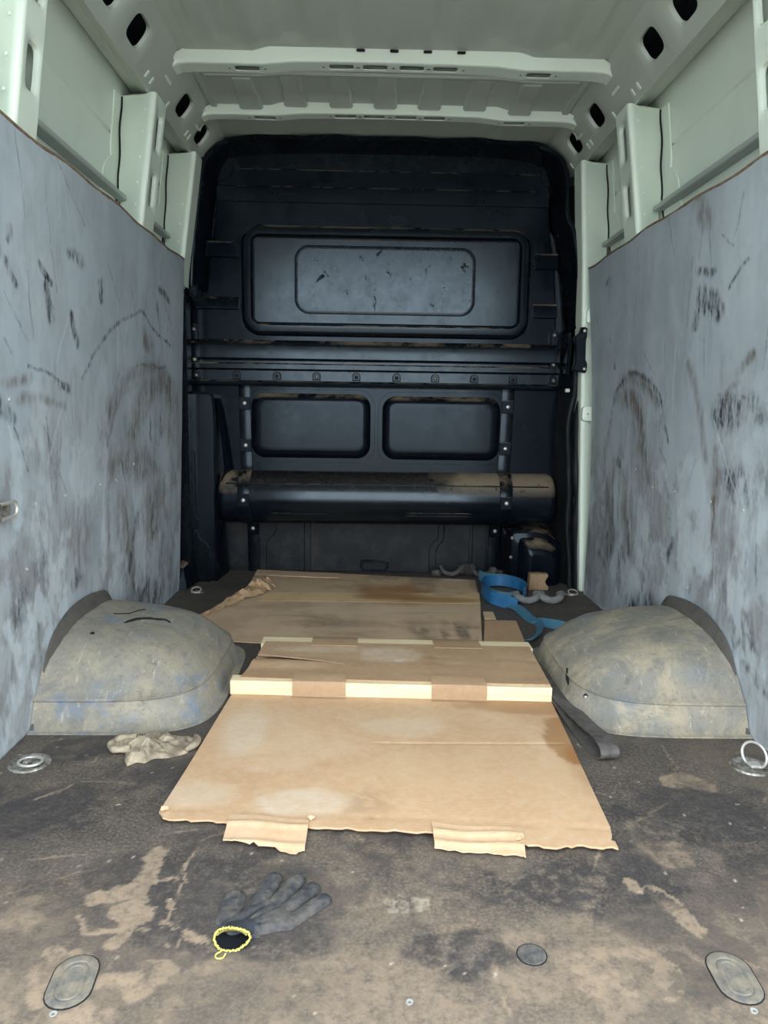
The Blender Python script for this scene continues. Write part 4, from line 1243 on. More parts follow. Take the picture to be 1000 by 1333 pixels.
v, f = sweepvf(pts, 0.014, 8); mk('edge_seal', v, f, M_RUBBER, bulk)
# corner gusset of the cross rail
m = MB(); m.add(*loftvf([[(0.775, 3.33, 0.955), (0.855, 3.235, 0.935), (0.872, 3.225, 0.90), (0.872, 3.225, 0.88), (0.775, 3.34, 0.90)], [(0.775, 3.35, 0.955), (0.860, 3.25, 0.935), (0.88, 3.24, 0.90), (0.88, 3.24, 0.88), (0.775, 3.36, 0.90)]], True, True))
m.obj('gusset', M_DARK, bulk)
m = MB(); m.box(0.795, 0.815, 3.280, 3.30, 0.868, 0.884, 0.003); m.obj('white_clip', M_STICK, bulk)
# latch bracket on the right edge
m = MB()
ol = [(0.812, 0.955), (0.868, 0.945), (0.874, 0.955), (0.874, 0.985), (0.866, 1.0), (0.864, 1.08), (0.868, 1.10), (0.868, 1.128), (0.86, 1.134), (0.846, 1.134), (0.838, 1.11), (0.816, 1.095), (0.822, 1.05), (0.822, 0.985)]
ol = [(x - 0.029, z) for x, z in ol]
la = plate_xz('latch_bracket', ol, 3.142, 3.170, M_DARK, bulk, bev=0.005)
for x, z in ((0.827, 1.118), (0.833, 0.962)):
    v, f = screwvf((x, 3.141, z), (0, -1, 0), 0.007, 0.005); mk('screw', v, f, M_BRIGHT, la)
plate_xz('latch_hinge', [(0.782, 0.94), (0.800, 0.94), (0.806, 1.09), (0.800, 1.125), (0.786, 1.12), (0.790, 1.06)], 3.25, 3.33, M_DARK, bulk, bev=0.004)
# folded outer rim: right side and top, left side down to its pointed end
pr = [(x - (0.012 if z < 1.6 else 0.004), y, z) for x, y, z in [(0.655, 3.345, 1.905), (0.700, 3.33, 1.885), (0.742, 3.31, 1.845), (0.765, 3.30, 1.78), (0.768, 3.29, 1.70), (0.768, 3.285, 1.640), (0.782, 3.28, 1.595), (0.803, 3.27, 1.550), (0.818, 3.26, 1.47), (0.832, 3.25, 1.38), (0.846, 3.245, 1.27), (0.856, 3.24, 1.17), (0.846, 3.25, 1.14)]]
v, f = sweepvf(smooth_path(pr, 4), 0.012, 10); mk('outer_rim', v, f, M_DARK, bulk)
lo = []
for p in smooth_path(pr, 4):
    lo.append([(p[0] - 0.012, p[1] + 0.0, p[2]), (p[0] - 0.045, p[1] + 0.07, p[2] - 0.01), (p[0] - 0.05, 3.405, p[2] - 0.012)])
v, f = loftvf(lo, closed=False); mk('rim_return', v, f, M_DARK, bulk)
lo = []
for p in smooth_path(pr, 4):
    lo.append([(p[0] + 0.005, p[1] + 0.005, p[2] + 0.004), (p[0] + 0.014, p[1] + 0.012, p[2] + 0.010), (p[0] + 0.016, p[1] + 0.05, p[2] + 0.012), (p[0] + 0.016, 3.42, p[2] + 0.012)])
v, f = loftvf(lo, closed=False); mk('rim_seal', v, f, M_RUBBER, bulk)
pl = [(-0.685, 3.345, 1.90), (-0.720, 3.33, 1.878), (-0.752, 3.31, 1.84), (-0.778, 3.30, 1.79), (-0.792, 3.295, 1.70), (-0.806, 3.29, 1.60), (-0.818, 3.285, 1.50), (-0.828, 3.28, 1.40), (-0.834, 3.28, 1.31), (-0.836, 3.285, 1.268)]
v, f = sweepvf(smooth_path(pl, 4), [0.013] * 33 + [0.012, 0.010, 0.007, 0.002][:4], 10); mk('outer_rim', v, f, M_DARK, bulk)
lo = []
for k, p in enumerate(smooth_path(pl, 4)):
    e = 0.6 if k > 33 else 1.0
    lo.append([(p[0] + 0.008, p[1], p[2]), (p[0] + 0.034 * e, p[1] + 0.05, p[2] - 0.005), (p[0] + 0.045 * e, 3.405, p[2] - 0.006)])
v, f = loftvf(lo, closed=False); mk('rim_return', v, f, M_BLACK, bulk)
lo = []
for p in smooth_path(pl, 4):
    lo.append([(p[0] - 0.005, p[1] + 0.002, p[2] + 0.003), (p[0] - 0.026, p[1] + 0.008, p[2] + 0.008), (p[0] - 0.034, p[1] + 0.04, p[2] + 0.01), (p[0] - 0.036, 3.42, p[2] + 0.012)])
v, f = loftvf(lo, closed=False); mk('rim_seal', v, f, M_RUBBER, bulk)
plate_xz('rim_tip', [(-0.862, 1.285), (-0.850, 1.248), (-0.832, 1.232), (-0.808, 1.245), (-0.800, 1.27), (-0.81, 1.30), (-0.855, 1.30)], 3.275, 3.40, M_DARK, bulk, bev=0.008)
pts = [(-0.70, 3.345, 1.905), (-0.60, 3.35, 1.918), (-0.3, 3.355, 1.926), (0.3, 3.355, 1.926), (0.58, 3.35, 1.92), (0.67, 3.345, 1.902)]
lo = []
for p in smooth_path(pts, 6):
    w = 0.004 * math.sin(p[0] * 21)
    lo.append([(p[0], p[1] + 0.06, p[2] - 0.06), (p[0], p[1] + 0.04, p[2] - 0.035), (p[0], p[1] - 0.005, p[2] - 0.006 + w), (p[0], p[1], p[2] + 0.012 + w), (p[0], p[1] + 0.06, p[2] + 0.02 + w)])
v, f = loftvf(lo, closed=False); mk('top_seal', v, f, M_DARK, bulk)
# small diamond sticker on the rim
st = plate_xz('sticker', [(0.757, 1.505), (0.770, 1.545), (0.757, 1.585), (0.744, 1.545)], 3.3395, 3.3415, M_STICK, bulk)
plate_xz('sticker_print', [(0.757, 1.530), (0.763, 1.545), (0.757, 1.560), (0.751, 1.545)], 3.339, 3.3395, M_STICKR, st)

# narrow black return filling the gap behind the left lining board
m = MB(); m.box(-0.93, -0.842, 3.20, 3.29, 0.0, 1.245, 0.006); m.obj('left_return', M_DARK, bulk)

# ------------------------------------------------------------------ wheel arch covers
RINGS = [(0.0005, .430, .362, 5), (.004, .430, .362, 5), (.006, .410, .346, 5), (.05, .398, .330, 4.5), (.066, .389, .322, 4.2), (.069, .393, .326, 4.2), (.072, .393, .326, 4.2), (.075, .386, .318, 4.2), (.1, .365, .298, 3.8),
         (.13, .335, .275, 3.4), (.152, .30, .255, 3.2), (.168, .25, .23, 3.0), (.18, .19, .205, 2.8), (.19, .12, .175, 2.6), (.197, .07, .145, 2.4), (.206, .03, .10, 2.2), (.212, .004, .02, 2)]
YC = 2.05
def make_arch(side):
    s = -1 if side == 'left' else 1
    lab = {'left': 'bluish grey plastic wheel arch cover on the left, torn split in its top',
           'right': 'dusty beige plastic wheel arch cover on the right, slit at its inner corner'}[side]
    root = thing('wheel_arch_cover', lab, 'wheel arch', (s * 0.65, YC, 0), 'wheel arch covers')
    nt = 64
    loops = []
    ths = np.linspace(-PI / 2, PI / 2, nt)
    for z, a, b, n in RINGS:
        l = []
        for th in ths:
            c, si = max(0.0, math.cos(th)), math.sin(th)
            x = a * c ** (2 / n); y = b * math.copysign(abs(si) ** (2 / n), si)
            j = 0.004 * mnoise.noise((x * 9 + s, y * 9, z * 9)) + 0.0015 * mnoise.noise((x * 40, y * 40 + s, z * 30))
            k = 1.0 if 0.08 < z < 0.2 else 0.3
            l.append((s * (lining_x(z) - 0.002 - x - j * k), YC + y, z + j * k * (0.6 if z > 0.07 else 0)))
        loops.append(l)
    # fill between rings for a smooth loft
    fine = []
    for k in range(len(loops) - 1):
        a, b = np.array(loops[k]), np.array(loops[k + 1])
        for u in ((0, 0.5) if k >= 7 else (0,)):
            fine.append((a * (1 - u) + b * u).tolist())
    fine.append(loops[-1])
    v, f = loftvf(fine, False, False, False)
    mat = M_ARCH_L if s < 0 else M_ARCH_R
    body = mk('cover_body', v, f, mat, root, sharp=70)
    # raised edge strip against the lining (dark, curls away towards the top)
    oc = [(1.700, 0.004), (1.735, 0.062), (1.772, 0.125), (1.805, 0.172), (1.845, 0.206), (1.92, 0.234), (1.995, 0.244), (2.08, 0.243), (2.145, 0.236), (2.205, 0.224), (2.25, 0.190)]
    wd = [0.004, 0.008, 0.012, 0.018, 0.026, 0.032, 0.034, 0.036, 0.038, 0.036, 0.012]
    lo = []
    cen = np.array([YC, 0.03])
    for (y, z), w in zip(smooth_path(oc, 4), np.interp(np.linspace(0, 10, 41), range(11), wd)):
        d = cen - np.array([y, z]); d /= np.linalg.norm(d)
        yi, zi = y + d[0] * w, z + d[1] * w
        xo = lining_x(z) - 0.003
        lo.append([(s * xo, y, z), (s * (xo - 0.006), y, z + 0.001), (s * (xo - 0.010 - 0.3 * w), yi, zi), (s * (xo - 0.002), yi, zi - 0.004)])
    v, f = loftvf(lo, True, True)
    fl_ = mk('edge_strip', v, f, M_FLANGE, root)
    for y, z in ((1.848, 0.190), (2.215, 0.205)):
        v, f = screwvf((s * (lining_x(z) - 0.012), y, z), (-s, -0.3, 0.2), 0.004, 0.003, 8); mk('screw', v, f, M_GAP, fl_)
    def gash(pts, w, nrm):
        P = smooth_path(pts, 5)
        n = len(P)
        ww = [w * (0.25 + 0.75 * math.sin(PI * (k + 0.5) / n)) * (0.8 + 0.4 * random.random()) for k in range(n)]
        lo = []
        for k in range(n):
            t = P[min(k + 1, n - 1)] - P[max(k - 1, 0)]
            d = np.cross(t, nrm); d /= np.linalg.norm(d) + 1e-9
            nn = np.array(nrm, float) / np.linalg.norm(nrm)
            c = P[k] + nn * 0.0022
            lo.append([tuple(c - d * ww[k] - nn * 0.004), tuple(c - d * ww[k] * .8), tuple(c + d * ww[k] * .8), tuple(c + d * ww[k] - nn * 0.004)])
        v, f = loftvf(lo, True, True)
        mk('split', v, f, M_GAP, body)
    if s < 0:
        gash([(-0.735, 1.985, 0.1865), (-0.7267, 2.010, 0.1865), (-0.7073, 2.0409, 0.184), (-0.6675, 2.0545, 0.1776), (-0.6437, 2.0640, 0.1728), (-0.6258, 2.0520, 0.1692)], 0.0100, (0.15, -0.3, 1))
        gash([(-0.785, 2.05, 0.196), (-0.7494, 2.076, 0.190), (-0.7382, 2.1116, 0.188), (-0.7218, 2.1382, 0.185)], 0.0007, (0.1, -0.2, 1))
        v, f = screwvf((-0.7863, 1.8903, 0.1885), (0.1, -0.5, 1), 0.006, 0.0015, 12); mk('plug', v, f, M_GAP, root)
    else:
        gash([(0.4878, 1.9572, 0.080), (0.4790, 1.9245, 0.066), (0.4790, 1.9017, 0.052)], 0.004, (-1, -0.3, 0.2))
        v, f = screwvf((0.4990, 1.8150, 0.0564), (-0.7, -0.8, 0.2), 0.006, 0.002, 12); rv = mk('rivet_hole', v, f, M_GAP, root)
        v, f = screwvf((0.4985, 1.8125, 0.0545), (-0.7, -0.8, 0.2), 0.0035, 0.003, 10); mk('rivet', v, f, M_BRIGHT, root)
        gash([(0.8646, 2.0368, 0.2114), (0.8660, 2.008, 0.2096), (0.8600, 1.966, 0.2060)], 0.0025, (-0.5, -0.3, 1))
        # small foot tab at the inner end
        pts = rrect(0.452, 0.485, 2.10, 2.17, 0.015, 4)
        v, f = loftvf([[(x, y, 0.001) for x, y in pts], [(x, y, 0.007) for x, y in pts]], True, True); tb = mk('foot_tab', v, f, mat, root)
        v, f = screwvf((0.468, 2.135, 0.007), (0, 0, 1), 0.006, 0.002); mk('screw', v, f, M_GAP, tb)
    return root
arch_l = make_arch('left')
arch_r = make_arch('right')

# ------------------------------------------------------------------ cardboard
def sheet(name, ol, zf, th, mat, parent, step=0.02, ycuts=(), marks=None):
    bm = bmesh.new()
    vs_ = [bm.verts.new((x, y, 0)) for x, y in ol]
    bm.faces.new(vs_)
    bmesh.ops.triangulate(bm, faces=bm.faces[:])
    xs = [p[0] for p in ol]; ys = [p[1] for p in ol]
    def cut(co, no):
        bmesh.ops.bisect_plane(bm, geom=bm.verts[:] + bm.edges[:] + bm.faces[:], plane_co=co, plane_no=no, dist=1e-6)
    for x in np.arange(min(xs) + step, max(xs), step): cut((x, 0, 0), (1, 0, 0))
    for y in list(np.arange(min(ys) + step, max(ys), step)) + list(ycuts): cut((0, y, 0), (0, 1, 0))
    bm.normal_update()
    for fc in bm.faces:
        if fc.normal.z < 0: fc.normal_flip()
    bm.verts.index_update()
    top = [(q.co.x, q.co.y) for q in bm.verts]
    F = [[q.index for q in fc.verts] for fc in bm.faces]
    B = []
    for e in bm.edges:
        if len(e.link_faces) == 1:
            l = e.link_loops[0]
            B.append((l.vert.index, l.link_loop_next.vert.index))
    bm.free()
    n = len(top)
    Z = [zf(x, y) for x, y in top]
    V = [(x, y, z) for (x, y), z in zip(top, Z)] + [(x, y, z - th) for (x, y), z in zip(top, Z)]
    F2 = F + [[i + n for i in f_[::-1]] for f_ in F] + [[b, a, a + n, b + n] for a, b in B]
    o = mk(name, V, F2, mat, parent, recalc=False, sharp=50)
    if marks:
        at = o.data.color_attributes.new('marks', 'FLOAT_COLOR', 'POINT')
        X = np.array([p[0] for p in V]); Yv = np.array([p[1] for p in V])
        c = np.ones((len(V), 4), np.float32); c[:, :3] = np.clip(np.stack(marks(X, Yv), -1), 0, 1)
        at.data.foreach_set('color', c.ravel())
    return o

def torn(p, q, n, amp, seed):
    rs = random.Random(seed)
    out = []
    for k in range(1, n):
        t = k / n
        out.append((p[0] + (q[0] - p[0]) * t + rs.uniform(-amp, amp) * 0.5, p[1] + (q[1] - p[1]) * t + rs.uniform(-amp, amp)))
    return out
def torn_line(pts, n, amp, seed):
    out = [pts[0]]
    for k in range(len(pts) - 1):
        out += torn(pts[k], pts[k + 1], n, amp, seed + k) + [pts[k + 1]]
    return out
def blob(X, Y, cx, cy, rx, ry, sd=1, edge=0.25):
    d = np.hypot((X - cx) / rx, (Y - cy) / ry) + 0.5 * (fbm(X * 18, Y * 18, sd, 3) - 0.5)
    return 1 - sstep(1 - edge, 1 + edge, d)

fs = thing('cardboard_sheet', 'large clean cardboard sheet in front with torn near edge, lying on the floor', 'cardboard', (0, 1.6, 0), 'cardboard laid on the floor')
def fz(x, y):
    near = max(0.0, (1.62 - y) / 0.4)
    z = 0.0075 + 0.007 * near ** 1.5 + 0.0018 * math.sin(x * 9 + 1) * near + 0.0012 * mnoise.noise((x * 5, y * 5, 0))
    for yc, x0, x1 in ((1.640, -0.05, 0.4), (1.345 - 0.09 * (x + 0.4), -0.45, 0.06), (1.325 - 0.1 * (x + .1), 0.0, 0.4)):
        if x0 < x < x1: z -= 0.0016 * math.exp(-((y - yc) / 0.004) ** 2)
    return max(z, 0.0045)
edge = torn_line([(-0.461, 1.331), (-0.444, 1.310), (-0.385, 1.303), (-0.323, 1.297), (-0.177, 1.284), (-0.110, 1.276), (-0.046, 1.270), (0.062, 1.262), (0.205, 1.258), (0.212, 1.232), (0.225, 1.222), (0.281, 1.216), (0.325, 1.225), (0.385, 1.214)], 6, 0.0045, 3)
OL = [(-0.405, 2.335), (-0.433, 1.925)] + edge + [(0.386, 1.236), (0.380, 1.240), (0.386, 1.252), (0.393, 1.283), (0.418, 1.65), (0.432, 1.896), (0.440, 2.300)]
def fm(X, Y):
    dk = 0.25 * blob(X, Y, -0.06, 1.37, 0.05, 0.05, 3, 0.5) * (fbm(X * 60, Y * 60, 4, 3) > 0.5)
    oil = 0.75 * blob(X, Y, 0.415, 1.655, 0.055, 0.13, 5, 0.08) + 0.55 * blob(X, Y, 0.39, 1.86, 0.20, 0.055, 6, 0.15) + 0.35 * blob(X, Y, 0.43, 1.5, 0.05, 0.12, 8, 0.4)
    pale = 0.75 * blob(X, Y, -0.36, 1.70, 0.05, 0.14, 9, 0.4) + 0.6 * blob(X, Y, -0.40, 1.40, 0.07, 0.05, 11, 0.4) + 0.85 * blob(X, Y, -0.19, 1.37, 0.10, 0.05, 12, 0.2) + 0.4 * blob(X, Y, 0.03, 1.73, 0.10, 0.05, 13, 0.3)
    return dk, oil, pale
sheet('sheet', OL, fz, 0.004, M_CARD, fs, 0.011, (1.632, 1.636, 1.640, 1.644, 1.648), fm)
for k, ol in enumerate(([(-0.323, 1.318), (-0.322, 1.245)] + torn_line([(-0.321, 1.237), (-0.282, 1.230), (-0.237, 1.224), (-0.188, 1.209), (-0.173, 1.216)], 5, 0.003, 21) + [(-0.172, 1.300)],
                        [(0.058, 1.288), (0.058, 1.225)] + torn_line([(0.057, 1.218), (0.13, 1.211), (0.19, 1.202), (0.216, 1.196)], 6, 0.003, 33) + [(0.222, 1.25), (0.204, 1.272)])):
    def zf(x, y, k=k):
        t = max(0.0, min(1.0, (1.30 - y) / 0.1))
        z = fz(x, max(y, 1.27)) + 0.004 - 0.010 * t ** 1.4 + 0.002 * math.sin(x * 40)
        for yc in ((1.288, 1.235) if k == 0 else (1.262, 1.232)):
            z += 0.004 * math.exp(-((y - yc + 0.06 * (x - ol[0][0])) / 0.006) ** 2)
        return max(z, 0.0045)
    sheet('torn_flap', ol, zf, 0.003, M_CARD_EDGE, fs, 0.006)
# frayed paper crumbs on the tear
for x, y in ((-0.168, 1.302), (-0.45, 1.330), (0.212, 1.236)):
    pts = [(x + random.uniform(-.008, .008), y + random.uniform(-.006, .006), fz(x, y) + random.uniform(0.001, 0.012)) for _ in range(9)]
    bm = bmesh.new()
    for p in pts: bm.verts.new(p)
    bmesh.ops.convex_hull(bm, input=bm.verts)
    V = [tuple(q.co) for q in bm.verts]; idx = {q: i for i, q in enumerate(bm.verts)}
    F = [[idx[q] for q in fc.verts] for fc in bm.faces]; bm.free()
    mk('paper_fray', V, F, M_CARD_EDGE, fs, sharp=10)

# timber battens
def prism_yz(x0, x1, yl, yr, z0, z1, depth, b=0.002):
    loops = []
    for x, y in ((x0, yl), (x1, yr)):
        loops.append([(x, y + b, z0), (x, y, z0 + b), (x, y, z1 - b), (x, y + b, z1), (x, y + depth - b, z1), (x, y + depth, z1 - b), (x, y + depth, z0 + b), (x, y + depth - b, z0)])
    return loftvf(loops, True, True)
v, f = prism_yz(-0.436, 0.431, 1.929, 1.889, 0.0078, 0.0475, 0.046)
o = mk('wooden_batten', v, f, M_WOOD, None, origin=(0, 1.93, 0.008))
tag(o, 'pale softwood batten nearest the camera, across the back of the big cardboard sheet', 'batten', 'softwood battens under cardboard wraps')
v, f = prism_yz(-0.400, 0.452, 2.256, 2.222, 0.0078, 0.0462, 0.070)
o = mk('wooden_batten', v, f, M_WOOD, None, origin=(0, 2.27, 0.008))
tag(o, 'pale softwood batten further back, against the dirty rear cardboard', 'batten', 'softwood battens under cardboard wraps')

# cardboard bridging the battens, with wraps
ms = thing('cardboard_strip', 'brown split cardboard strip lying on top of two pale wooden battens', 'cardboard', (0, 2.1, 0.0475), 'cardboard laid on the floor')
def mz(x, y):
    z = 0.0515 + 0.0012 * mnoise.noise((x * 6, y * 9, 2))
    for a, b in ((2.175, -0.095), (2.14, -0.13), (2.03, -0.085)):
        yc = a + b * (x + 0.38)
        z -= 0.0022 * math.exp(-((y - yc) / 0.005) ** 2)
    if x < -0.10: z += 0.010 * max(0, min(1, (-0.10 - x) / 0.3)) * math.exp(-((y - 2.06) / 0.03) ** 2)
    return z
OL = [(-0.386, 2.262), (-0.392, 2.142), (-0.330, 2.126), (-0.252, 2.100), (-0.19, 2.078), (-0.110, 2.046), (-0.18, 2.060), (-0.252, 2.073), (-0.320, 2.084), (-0.390, 2.094), (-0.412, 1.946), (0.430, 1.906), (0.437, 2.10), (0.442, 2.228)]
def mm(X, Y):
    pale = 0.6 * blob(X, Y, 0.0, 2.14, 0.10, 0.07, 4, 0.2) + 0.5 * blob(X, Y, -0.2, 2.19, 0.15, 0.03, 5, 0.5)
    return 0 * X, 0 * X, pale
sheet('strip', OL, mz, 0.004, M_CARD_MID, ms, 0.02, (), mm)
for (xa, xb, back) in ((-0.267, -0.123, 0), (0.109, 0.257, 0), (-0.240, -0.096, 1), (0.143, 0.290, 1)):
    yf = lambda x: (1.929 - 0.0461 * (x + 0.436)) if not back else (2.256 - 0.0399 * (x + 0.40))
    lo = []
    for x in np.linspace(xa, xb, 6):
        y = yf(x); w = 0.0006 * math.sin(x * 60)
        if not back:
            path = [(y - 0.010, 0.0088), (y - 0.003, 0.0095), (y - 0.0026 + w, 0.020), (y - 0.0045 - w, 0.030), (y - 0.0026, 0.045), (y - 0.0005, 0.0505), (y + 0.012, 0.0530 + w), (y + 0.05, 0.0545 + w)]
        else:
            path = [(y - 0.03, 0.0545), (y, 0.0545 + w), (y + 0.030, 0.0520), (y + 0.066, 0.0510), (y + 0.0728, 0.047), (y + 0.0732, 0.02), (y + 0.0735, 0.008)]
        lo.append([(x, a, b) for a, b in path] + [(x, a + 0.0015 * (1 if not back else -1) * (1 if b < 0.047 else 0), b - (0.0018 if b > 0.047 else 0)) for a, b in path[::-1]])
    v, f = loftvf(lo, True, True)
    mk('wrap', v, f, M_CARD_MID, ms, sharp=45)

# dirty cardboard at the back
rsn = thing('cardboard_sheet', 'dirty stained cardboard sheet at the back with a brown tape band', 'cardboard', (0, 2.9, 0), 'cardboard laid on the floor')
def rz(x, y):
    z = 0.0065 + 0.0012 * mnoise.noise((x * 4, y * 4, 5)) + 0.004 * max(0, (-0.45 - x) / 0.2) * max(0, min(1, (2.9 - y) / 0.4))
    for yc in (3.40 - 0.15 * (x + 0.6), 2.60):
        z -= 0.002 * math.exp(-((y - yc) / 0.006) ** 2)
    return max(z, 0.0045)
OL = [(-0.598, 3.498), (-0.592, 3.30), (-0.588, 3.20), (-0.630, 2.95), (-0.682, 2.667), (-0.60, 2.48), (-0.528, 2.398), (-0.40, 2.386), (0.30, 2.372), (0.322, 2.40), (0.362, 2.70), (0.395, 2.93), (0.430, 3.337), (0.10, 3.39), (-0.2, 3.44)]
def rm(X, Y):
    st = fbm(X * 9, Y * 3.5, 61, 5)
    dk = 0.45 * blob(X, Y, -0.20, 2.62, 0.16, 0.05, 3, 0.5) + 0.7 * blob(X, Y, 0.24, 2.52, 0.13, 0.13, 5, 0.5) * sstep(0.42, 0.6, fbm(X * 50, Y * 6, 9, 3)) + 0.35 * sstep(0.45, 0.7, st) * (Y > 3.1) + 0.2 * sstep(0.5, 0.68, st)
    oil = 0.8 * blob(X, Y, 0.05, 3.06, 0.16, 0.16, 7, 0.4) + 0.6 * blob(X, Y, 0.28, 2.98, 0.14, 0.06, 8, 0.4)
    pale = 0.8 * blob(X, Y, 0.33, 3.33, 0.06, 0.03, 12, 0.4) + 0.3 * blob(X, Y, -0.1, 2.8, 0.3, 0.06, 14, 0.5)
    return dk, oil, pale
sheet('sheet', OL, rz, 0.004, M_CARD_OLD, rsn, 0.014, (), rm)
OLT = [(-0.500, 3.058), (-0.505, 2.925), (0.0, 2.918), (0.388, 2.905), (0.414, 3.085), (0.0, 3.068)]
def tm(X, Y):
    return 0.3 * sstep(0.5, 0.7, fbm(X * 12, Y * 12, 3, 4)), 0.9 * blob(X, Y, 0.03, 3.02, 0.14, 0.06, 7, 0.5) + 0.7 * blob(X, Y, 0.25, 2.96, 0.16, 0.04, 8, 0.4), 0 * X
sheet('tape_band', OLT, lambda x, y: rz(x, y) + 0.0012, 0.0008, M_CARD_EDGE2, rsn, 0.022, (), tm)
sheet('fold_strip', [(-0.596, 3.492), (-0.594, 3.40), (-0.2, 3.345), (-0.2, 3.432)], lambda x, y: rz(x, y) + 0.003 + 0.02 * max(0, y - 3.40), 0.003, M_CARD_OLD, rsn, 0.03)
# crumpled torn edge on the left
lo = []
rs = random.Random(4)
A = smooth_path([(-0.680, 2.66, 0.012), (-0.640, 2.80, 0.016), (-0.600, 2.93, 0.022), (-0.560, 3.02, 0.030), (-0.525, 3.10, 0.040), (-0.500, 3.16, 0.042)], 4)
for k, p in enumerate(A):
    w = np.interp(k, [0, 8, 14, 20], [0.010, 0.026, 0.050, 0.034])
    row = []
    for j, u in enumerate(np.linspace(-1, 1, 7)):
        h = (1 - abs(u) ** 1.5) * p[2] * rs.uniform(0.55, 1.25) + 0.010
        row.append((p[0] + u * w + rs.uniform(-.007, .007), p[1] - u * w * 0.25 + rs.uniform(-.012, .012), h + rs.uniform(0, 0.010) * (k > 8)))
    lo.append(row)
v, f = loftvf(lo, closed=False)
v2 = v + [(x, y, max(0.009, z - 0.004)) for x, y, z in v]
f2 = f + [tuple(i + len(v) for i in q[::-1]) for q in f]
mk('crumpled_edge', v2, f2, M_CARD_MID, rsn, sharp=12, recalc=False)
# small separate cardboard piece on the right
pz = sheet('cardboard_piece', [(0.372, 2.68), (0.360, 2.60), (0.328, 2.41), (0.470, 2.41), (0.478, 2.50), (0.492, 2.68)], lambda x, y: 0.0045 + 0.001 * math.sin(x * 20), 0.003, M_CARD_MID, None, 0.03)
tag(pz, 'small plain brown cardboard piece at the right edge of the dirty sheet', 'cardboard', 'cardboard laid on the floor')
pz = sheet('cardboard_piece', [(0.385, 2.80), (0.376, 2.70), (0.420, 2.70), (0.424, 2.80)], lambda x, y: 0.0040 + 0.001 * math.sin(x * 20), 0.003, M_CARD_OLD, None, 0.03)
tag(pz, 'tiny dirty cardboard scrap behind the small plain brown piece', 'cardboard', 'cardboard laid on the floor')

# ------------------------------------------------------------------ rag
def make_rag():
    n, m = 90, 60
    ol = [(-0.655, 1.642), (-0.640, 1.614), (-0.614, 1.616), (-0.600, 1.574), (-0.588, 1.550), (-0.572, 1.566), (-0.552, 1.564), (-0.538, 1.584), (-0.510, 1.588), (-0.478, 1.606), (-0.462, 1.640), (-0.470, 1.680), (-0.520, 1.698), (-0.572, 1.704), (-0.600, 1.680), (-0.630, 1.668)]
    P = smooth_path([(x, y, 0) for x, y in ol], 6, True)[:, :2]
    c = np.array([-0.560, 1.634])
    loops = []
    for r in np.linspace(1.0, 0.0, 26):
        l = []
        for k, p in enumerate(P):
            q = c + (p - c) * r
            e = 1 - r
            h = 0.027 * (1 - r ** 2.2) ** 0.75 + 0.004 * (1 - r ** 8)
            u = q[0] * 30 + q[1] * 14
            fold = 0.5 + 0.5 * math.sin(u * 1.4 + 3.2 * mnoise.noise((q[0] * 16, q[1] * 16, 1)))
            rid = 1 - abs(mnoise.noise((q[0] * 12 + q[1] * 8, q[1] * 24 - q[0] * 5, 4))) * 3.2
            z = 0.003 + h * (0.42 + 0.20 * fold + 0.45 * max(0, rid)) + 0.003 * mnoise.noise((q[0] * 90, q[1] * 90, 2)) * min(1, e * 6)
            cr = mnoise.noise((q[0] * 15 + 3, q[1] * 26, 8)); cr2 = mnoise.noise((q[0] * 30, q[1] * 20 + 4, 11))
            z -= min(1, e * 5) * (0.008 * math.exp(-(cr / 0.05) ** 2) + 0.004 * math.exp(-(cr2 / 0.06) ** 2))
            l.append((q[0] + 0.003 * mnoise.noise((q[0] * 60, q[1] * 60, 7)), q[1], max(0.0015, z)))
        loops.append(l)
    skirt = [(x, y, 0.0012) for x, y, z in loops[0]]
    v, f = loftvf([skirt] + loops)
    root = thing('cloth_rag', 'crumpled dirty cream cloth rag on the floor before the left wheel arch', 'rag', (-0.56, 1.634, 0))
    mk('crumpled_cloth', v, f, M_RAG, root, sharp=50)
    root.location.y -= 0.016
    # rolled end with an opening
    pts = smooth_path([(-0.600, 1.612, 0.012), (-0.625, 1.608, 0.011), (-0.645, 1.618, 0.011), (-0.648, 1.640, 0.014), (-0.630, 1.658, 0.017), (-0.600, 1.662, 0.016)], 6)
    v, f = sweepvf(pts, [0.008 + 0.0012 * math.sin(k * .9) for k in range(len(pts))], 10); mk('rolled_end', v, f, M_RAG, root)
    pts = smooth_path([(-0.475, 1.612, 0.009), (-0.462, 1.632, 0.012), (-0.460, 1.660, 0.012), (-0.470, 1.685, 0.010)], 6)
    v, f = sweepvf(pts, [0.004 + 0.006 * math.sin(PI * k / (len(pts) - 1)) for k in range(len(pts))], 10); mk('hem_fold', v, f, M_RAG, root)
make_rag()

